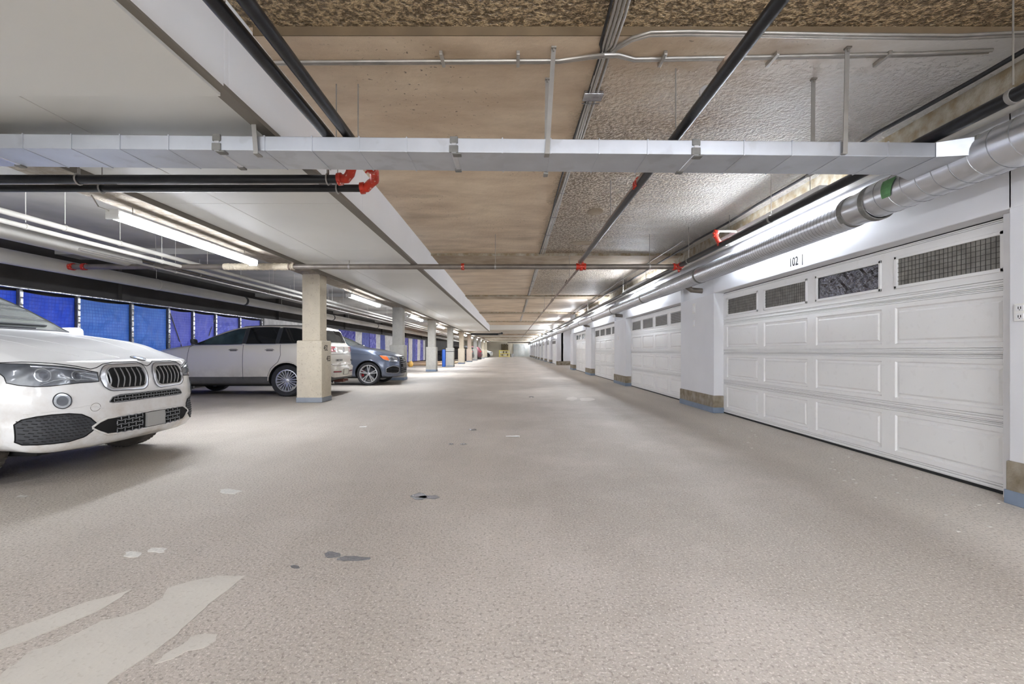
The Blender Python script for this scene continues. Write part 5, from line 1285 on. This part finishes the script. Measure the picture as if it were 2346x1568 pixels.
# tail
for sg in (-1, 1):
    cc = [(.50,1.085,1.215),(.7,1.08,1.22),(.86,1.08,1.225),(.93,1.085,1.225)]
    t_ = c2.patch('tail_lamp', 'rear', cc if sg > 0 else neg(cc), M['redlens'], off=.012, nu=12, nv=4, border=M['satin'], br=.005)
    c2.patch('reversing_lamp', 'rear', ([(.52,1.12,1.17),(.60,1.12,1.17)] if sg > 0 else [(-.60,1.12,1.17),(-.52,1.12,1.17)]), M['lensclear'], off=.016, nu=3, nv=2, parent=t_)
    cc = [(.30,.565,.590),(.70,.575,.600)]
    c2.patch('bumper_slot', 'rear', cc if sg > 0 else neg(cc), M['redlens'], off=.004, nu=8, nv=2, border=M['plastic'], br=.006)
    q = MB(); q.tube([(-4.45, sg*.55, .30), (-4.78, sg*.55, .31)], .035, 14); q.build('exhaust_tip', M['chrome'], c2.e, smooth=True)
    c2.line('tailgate_gap', 'rear', [(sg*.80,1.30),(sg*.84,1.10),(sg*.80,.92),(sg*.74,.78),(sg*.62,.735),(0,.73)], .005)
c2.patch('rear_window', 'rear', [(-.62,1.33,1.60),(-.5,1.32,1.63),(.5,1.32,1.63),(.62,1.33,1.60)], M['glass'], off=.004, nu=16, nv=6)
c2.line('tailgate_fold', 'rear', [(-.80,1.02),(0,1.03),(.80,1.02)], .005, M['cladding'])
for i in range(1):
    pe0 = c2.pr('rear', 0, 1.13)[0]
    q = MB()
    for (a, b, c_, d_) in ((-.026,.026,1.085,1.093),(-.026,.026,1.187,1.195),(-.026,-.018,1.085,1.195),(.018,.026,1.085,1.195),(-.003,.003,1.07,1.21),(-.04,.04,1.137,1.143)):
        q.box(pe0.x-.022, pe0.x-.008, a, b, c_, d_)
    q.build('emblem', M['chrome'], c2.e)
pt = c2.pr('rear', .0, .87)[0]
text('L I N C O L N', .075, ((pt.x-.028, .42, .87), (0,-1,0), (0,0,1), 1), M['plastic'], c2.e, 'tailgate_lettering', .003)
text('MKX', .075, ((pt.x-.028, -.50, .86), (0,-1,0), (0,0,1), 1), M['plastic'], c2.e, 'tailgate_lettering', .003)
c2.patch('licence_plate', 'rear', [(-.17,.50,.64),(.17,.50,.64)], M['plate'], off=.02, nu=4, nv=3, border=M['plastic'], br=.004)
q = MB(); q.bbox(-4.86, -4.6, -.09, .09, .30, .37, .01); q.tube([(-4.8, 0, .36), (-4.95, 0, .36)], .025, 8); q.build('tow_hitch', mat('rusty_hitch', (110, 70, 60), .8), c2.e)
c2.mirror(1.62, 1.30, .86, M['plastic'], .72)
c2.wheels(M['alloy'], 10, True, None, spoke_w=.026)
q = MB(); q.bbox(-4.5, -.45, -.72, .72, .24, .32, .02); q.build('underside', M['black'], c2.e)
for sg in (-1, 1):
    c2.patch('headlight', 'front', [(sg*a, l, h) for a, l, h in [(.50,.78,.86),(.7,.78,.90),(.88,.80,.92)]], M['lens'], off=.006, nu=10, nv=4)
c2.patch('grille', 'front', [(-.45,.60,.84),(.45,.60,.84)], M['satin'], off=.01, nu=10, nv=5)
q = MB(); q.bbox(-2.35, -2.25, -.10, .10, 1.50, 1.56, .02); q.build('cabin_mirror', M['plastic'], c2.e)
c2.finish(-9.22, 12.45, PI)

# ---------------------------------------------------------------- the blue-grey car
def fau(y, z): return float(np.interp(y, [0,.25,.45,.65,.8,.93,1.02], [0,.01,.06,.16,.28,.46,.62])+np.interp(z, [.2,.28,.42,.6,.8,.93,1.02], [.14,.05,0,0,.03,.10,.18]))
S3 = dict(L=4.75, W=.96, R=.372, rim=.285, arch=.425, axles=(.95, 3.80), front=fau, rear=rsl,
    top=[(0,.93),(.12,.99),(.35,1.06),(.8,1.15),(1.3,1.22),(1.5,1.26),(2.0,1.52),(2.4,1.68),(2.8,1.75),(3.4,1.76),(4.1,1.68),(4.4,1.55),(4.65,1.25),(4.75,1.05)],
    sh=[(0,.84),(.35,.97),(.8,1.06),(1.5,1.17),(2.6,1.20),(4.2,1.22),(4.75,1.0)],
    bot=[(0,.26),(.5,.26),(1.4,.25),(4,.25),(4.75,.38)],
    w=[(0,.92),(.4,.95),(.95,.965),(1.5,.945),(3.8,.965),(4.4,.94),(4.75,.88)],
    wr=[(0,.74),(.5,.78),(1.4,.80),(1.7,.76),(2.4,.67),(3.4,.66),(4.4,.62),(4.75,.70)])
def crossover(S, label, pm, detail=True):
    c = Car('car', label, S, pm)
    for md in ('L', 'R'):
        c.patch('side_glass', md, [(-4.15,1.29,1.38),(-3.9,1.27,1.56),(-3.2,1.25,1.62),(-2.6,1.24,1.62),(-2.1,1.235,1.49),(-1.8,1.23,1.35),(-1.62,1.23,1.26)], M['glass'], off=.004, nu=30, nv=5, border=M['satin'], br=.006)
    c.patch('windshield', 'top', [(-1.58-t*.78, -(.76-.12*t), .76-.12*t) for t in [i/6 for i in range(7)]], M['glassteal'] if detail else M['glass'], off=.004, nu=10, nv=10)
    q = MB(); q.bbox(-4.3, -.40, -.70, .70, .22, .30, .02); q.build('underside', M['black'], c.e)
    return c
c3 = crossover(S3, 'blue-grey crossover car with a square framed grille, nose towards the aisle before the second column', M['bluegrey'])
gc = [(-.40,.52,.78),(-.34,.40,.90),(-.30,.385,.915),(.30,.385,.915),(.34,.40,.90),(.40,.52,.78)]
gr = c3.patch('grille', 'front', gc, M['void'], off=.008, nu=20, nv=10, border=M['alloydark'], br=.022, bm='grille_frame')
for z in (.44, .50, .56, .70, .76, .82, .88):
    a = .33 if .45 < z < .85 else .30
    c3.line('grille_bar', 'front', [(-a, z), (a, z)], .007, M['satin'], gr, .012)
c3.patch('plate_panel', 'front', [(-.24,.535,.685),(.24,.535,.685)], M['cladding'], off=.026, nu=6, nv=3, parent=gr)
for k in range(4):
    yc = -.105+k*.07
    c3.line('ring_emblem', 'front', [(yc+.045*math.cos(a), .815+.045*math.sin(a)) for a in [2*PI*i/24 for i in range(25)]], .006, M['chrome'], gr, .028, .5)
for sg in (-1, 1):
    hc = [(.47,.79,.885),(.55,.755,.92),(.66,.75,.945),(.78,.76,.965),(.87,.79,.97),(.90,.82,.965)]
    h_ = c3.patch('headlight', 'front', [(sg*a, l, h) for a, l, h in hc], M['lensclear'], off=.006, nu=24, nv=6, border=M['plastic'], br=.006)
    c3.patch('amber_lamp', 'front', [(sg*a, l, h) for a, l, h in [(.80,.80,.93),(.87,.82,.955),(.895,.85,.95)]], M['orange'], off=.010, nu=8, nv=4, parent=h_)
    c3.patch('lamp_lens', 'front', circ_cols(sg*.70, .85, .045, 12), M['lens'], off=.011, nu=10, nv=5, parent=h_)
    vc = [(.47,.40,.56),(.60,.385,.61),(.72,.39,.62),(.82,.40,.59),(.88,.42,.54)]
    v_ = c3.patch('side_vent', 'front', [(sg*a, l, h) for a, l, h in vc], M['void'], off=.004, nu=20, nv=5, border=M['satin'], br=.006)
    c3.line('vent_bar', 'front', [(sg*.48,.50),(sg*.80,.52)], .006, M['alloydark'], v_, .01)
    md = 'L' if sg > 0 else 'R'
    c3.line('door_gap', md, [(-1.52,.40),(-1.50,.9),(-1.54,1.19)], .004); c3.line('shoulder_line', md, [(-.62,.98),(-1.5,1.05),(-3.9,1.08)], .006, M['bluegrey'])
    c3.line('arch_trim', md, [(-.95+.445*math.cos(a), .372+.445*math.sin(a)) for a in [PI*(i/20) for i in range(21)]], .012, M['bluegrey'])
c3.line('bonnet_gap', 'front', [(-.88,.985),(-.6,.955),(-.42,.925),(.42,.925),(.6,.955),(.88,.985)], .004)
c3.mirror(1.78, 1.22, .88, M['bluegrey'])
c3.wheels(M['alloy'], 5, True, None, M['caliper'], spoke_w=.05)
c3.finish(-3.62, 16.15)
# ---------------------------------------------------------------- cars far down the garage
c4 = crossover(S3, 'dark car standing nose to the wall behind the fourth and fifth columns', M['darkpaint'], False)
c4.wheels(M['alloydark'], 5)
for sg in (-1, 1): c4.patch('tail_lamp', 'rear', [(sg*.60,.98,1.10),(sg*.88,.98,1.10)], M['redlens'], off=.01, nu=6, nv=3)
c4.finish(-8.9, 53.5, PI)
c5 = crossover(S3, 'maroon car with white roof trim between the far columns', M['redpaint'], False); c5.wheels(M['alloydark'], 5)
for sg in (-1, 1): c5.patch('tail_lamp', 'rear', [(sg*.60,.98,1.10),(sg*.88,.98,1.10)], M['redlens'], off=.01, nu=6, nv=3)
c5.finish(-8.5, 62.5, PI)
c6 = crossover(S3, 'pale car parked near the far end wall', M['palepaint'], False); c6.wheels(M['alloydark'], 5)
for sg in (-1, 1): c6.patch('headlight', 'front', [(sg*.5,.80,.90),(sg*.85,.82,.94)], M['lens'], off=.008, nu=6, nv=3)
c6.finish(-3.2, 84.5)

# ================================================================ small things
e = empty('yellow_rack', (-1.25, 87, 0), 'yellow steel rack on the floor before the far end wall', 'rack')
q = MB()
for x in (-2.15, -.35):
    for y in (86.6, 87.4): q.bbox(x-.05, x+.05, y-.05, y+.05, 0, 1.25, .01)
q.build('rack_posts', M['yellow'], e)
for z in (.12, .62, 1.15):
    q = MB(); q.bbox(-2.2, -.3, 86.55, 87.45, z, z+.09, .01); q.build('rack_shelf', M['yellow'], e)
for i in range(7):
    q = MB(); x = -1.98+i*.25; z0 = .21 if i % 2 else .71; q.bbox(x, x+.2, 86.75, 87.2, z0, z0+.30+.05*(i % 3), .02)
    q.build('stored_box', M['shelfbrown' if i % 3 else 'galv'], origin=(x, 87, z0), label='small stored box on the %s shelf of the yellow rack, %s from the bin side' % ('lower' if i % 2 else 'middle', ORD[(6-i)//2]), cat='box', group='boxes on the yellow rack')
q = MB(); q.lathe([(.02, -.3), (.28, -.3), (.33, .30), (.30, .34), (.02, .34)], 'z', (.10, 87.5, .31), 20); q.build('round_bin', M['galv'], origin=(.10, 87.5, 0), smooth=True, label='round grey bin beside the yellow rack', cat='bin')
e = empty('wall_shelf', (-1.2, 91.8, 1.4), 'brown stacked shelves on the far wall above the yellow rack', 'shelf')
for i in range(6):
    q = MB(); q.bbox(-1.85+i*.22, -1.67+i*.22, 91.3, 91.9, 1.35, 2.5-.1*(i % 2), .01); q.build('shelf_post', M['shelfbrown'], e)
q = MB(); q.bbox(-1.9, -.55, 91.2, 91.95, 1.30, 1.36, .01); q.build('shelf_board', M['shelfbrown'], e)
q = MB(); q.lathe([(.02, 0), (.12, 0), (.13, .05), (.13, 1.15), (.10, 1.22), (.02, 1.22)], 'z', (-4.74, 33.5, .0), 20); q.build('blue_barrel', M['bluebarrel'], origin=(-4.74, 33.5, 0), smooth=True, label='tall blue plastic barrel against the fourth column', cat='barrel')
bm = bmesh.new(); bmesh.ops.create_icosphere(bm, subdivisions=3, radius=1)
q = MB(); bm.verts.index_update()
q.add([(-7.0+v.co.x*.17*(1+.4*noise.noise(v.co*2)), 33.2+v.co.y*.2, max(0, .17+v.co.z*.22*(1+.5*noise.noise(v.co*3)))) for v in bm.verts], [[v.index for v in f.verts] for f in bm.faces]); bm.free()
q.build('plastic_bag', M['yellowbag'], origin=(-7.0, 33.2, 0), smooth=True, label='small yellow bag on the floor before the hung cloths', cat='bag')
# litter on the aisle floor
for (u, v, w_, lab, mk) in [(1175, 1001, .09, 'crumpled white paper scrap on the middle of the aisle floor', 'plaster'), (52, 1139, .035, 'small stone on the floor below the white car nose', 'scab'), (832, 979, .05, 'thin white scrap on the floor right of the white car', 'plaster')]:
    x, y = g(u, v); q = MB(); V = []
    for i in range(5):
        for j in range(3): V.append((x-w_+w_*2*i/4, y-.02+.02*j, .004+.014*abs(noise.noise(Vector((i*1.3, j*1.7, u))))))
    q.add(V, [(i*3+j, (i+1)*3+j, (i+1)*3+j+1, i*3+j+1) for i in range(4) for j in range(2)]); q.add([(p[0], p[1], .0005) for p in V], [(i*3+j, i*3+j+1, (i+1)*3+j+1, (i+1)*3+j) for i in range(4) for j in range(2)])
    q.build('floor_scrap', M[mk], origin=(x, y, 0), label=lab, cat='scrap')
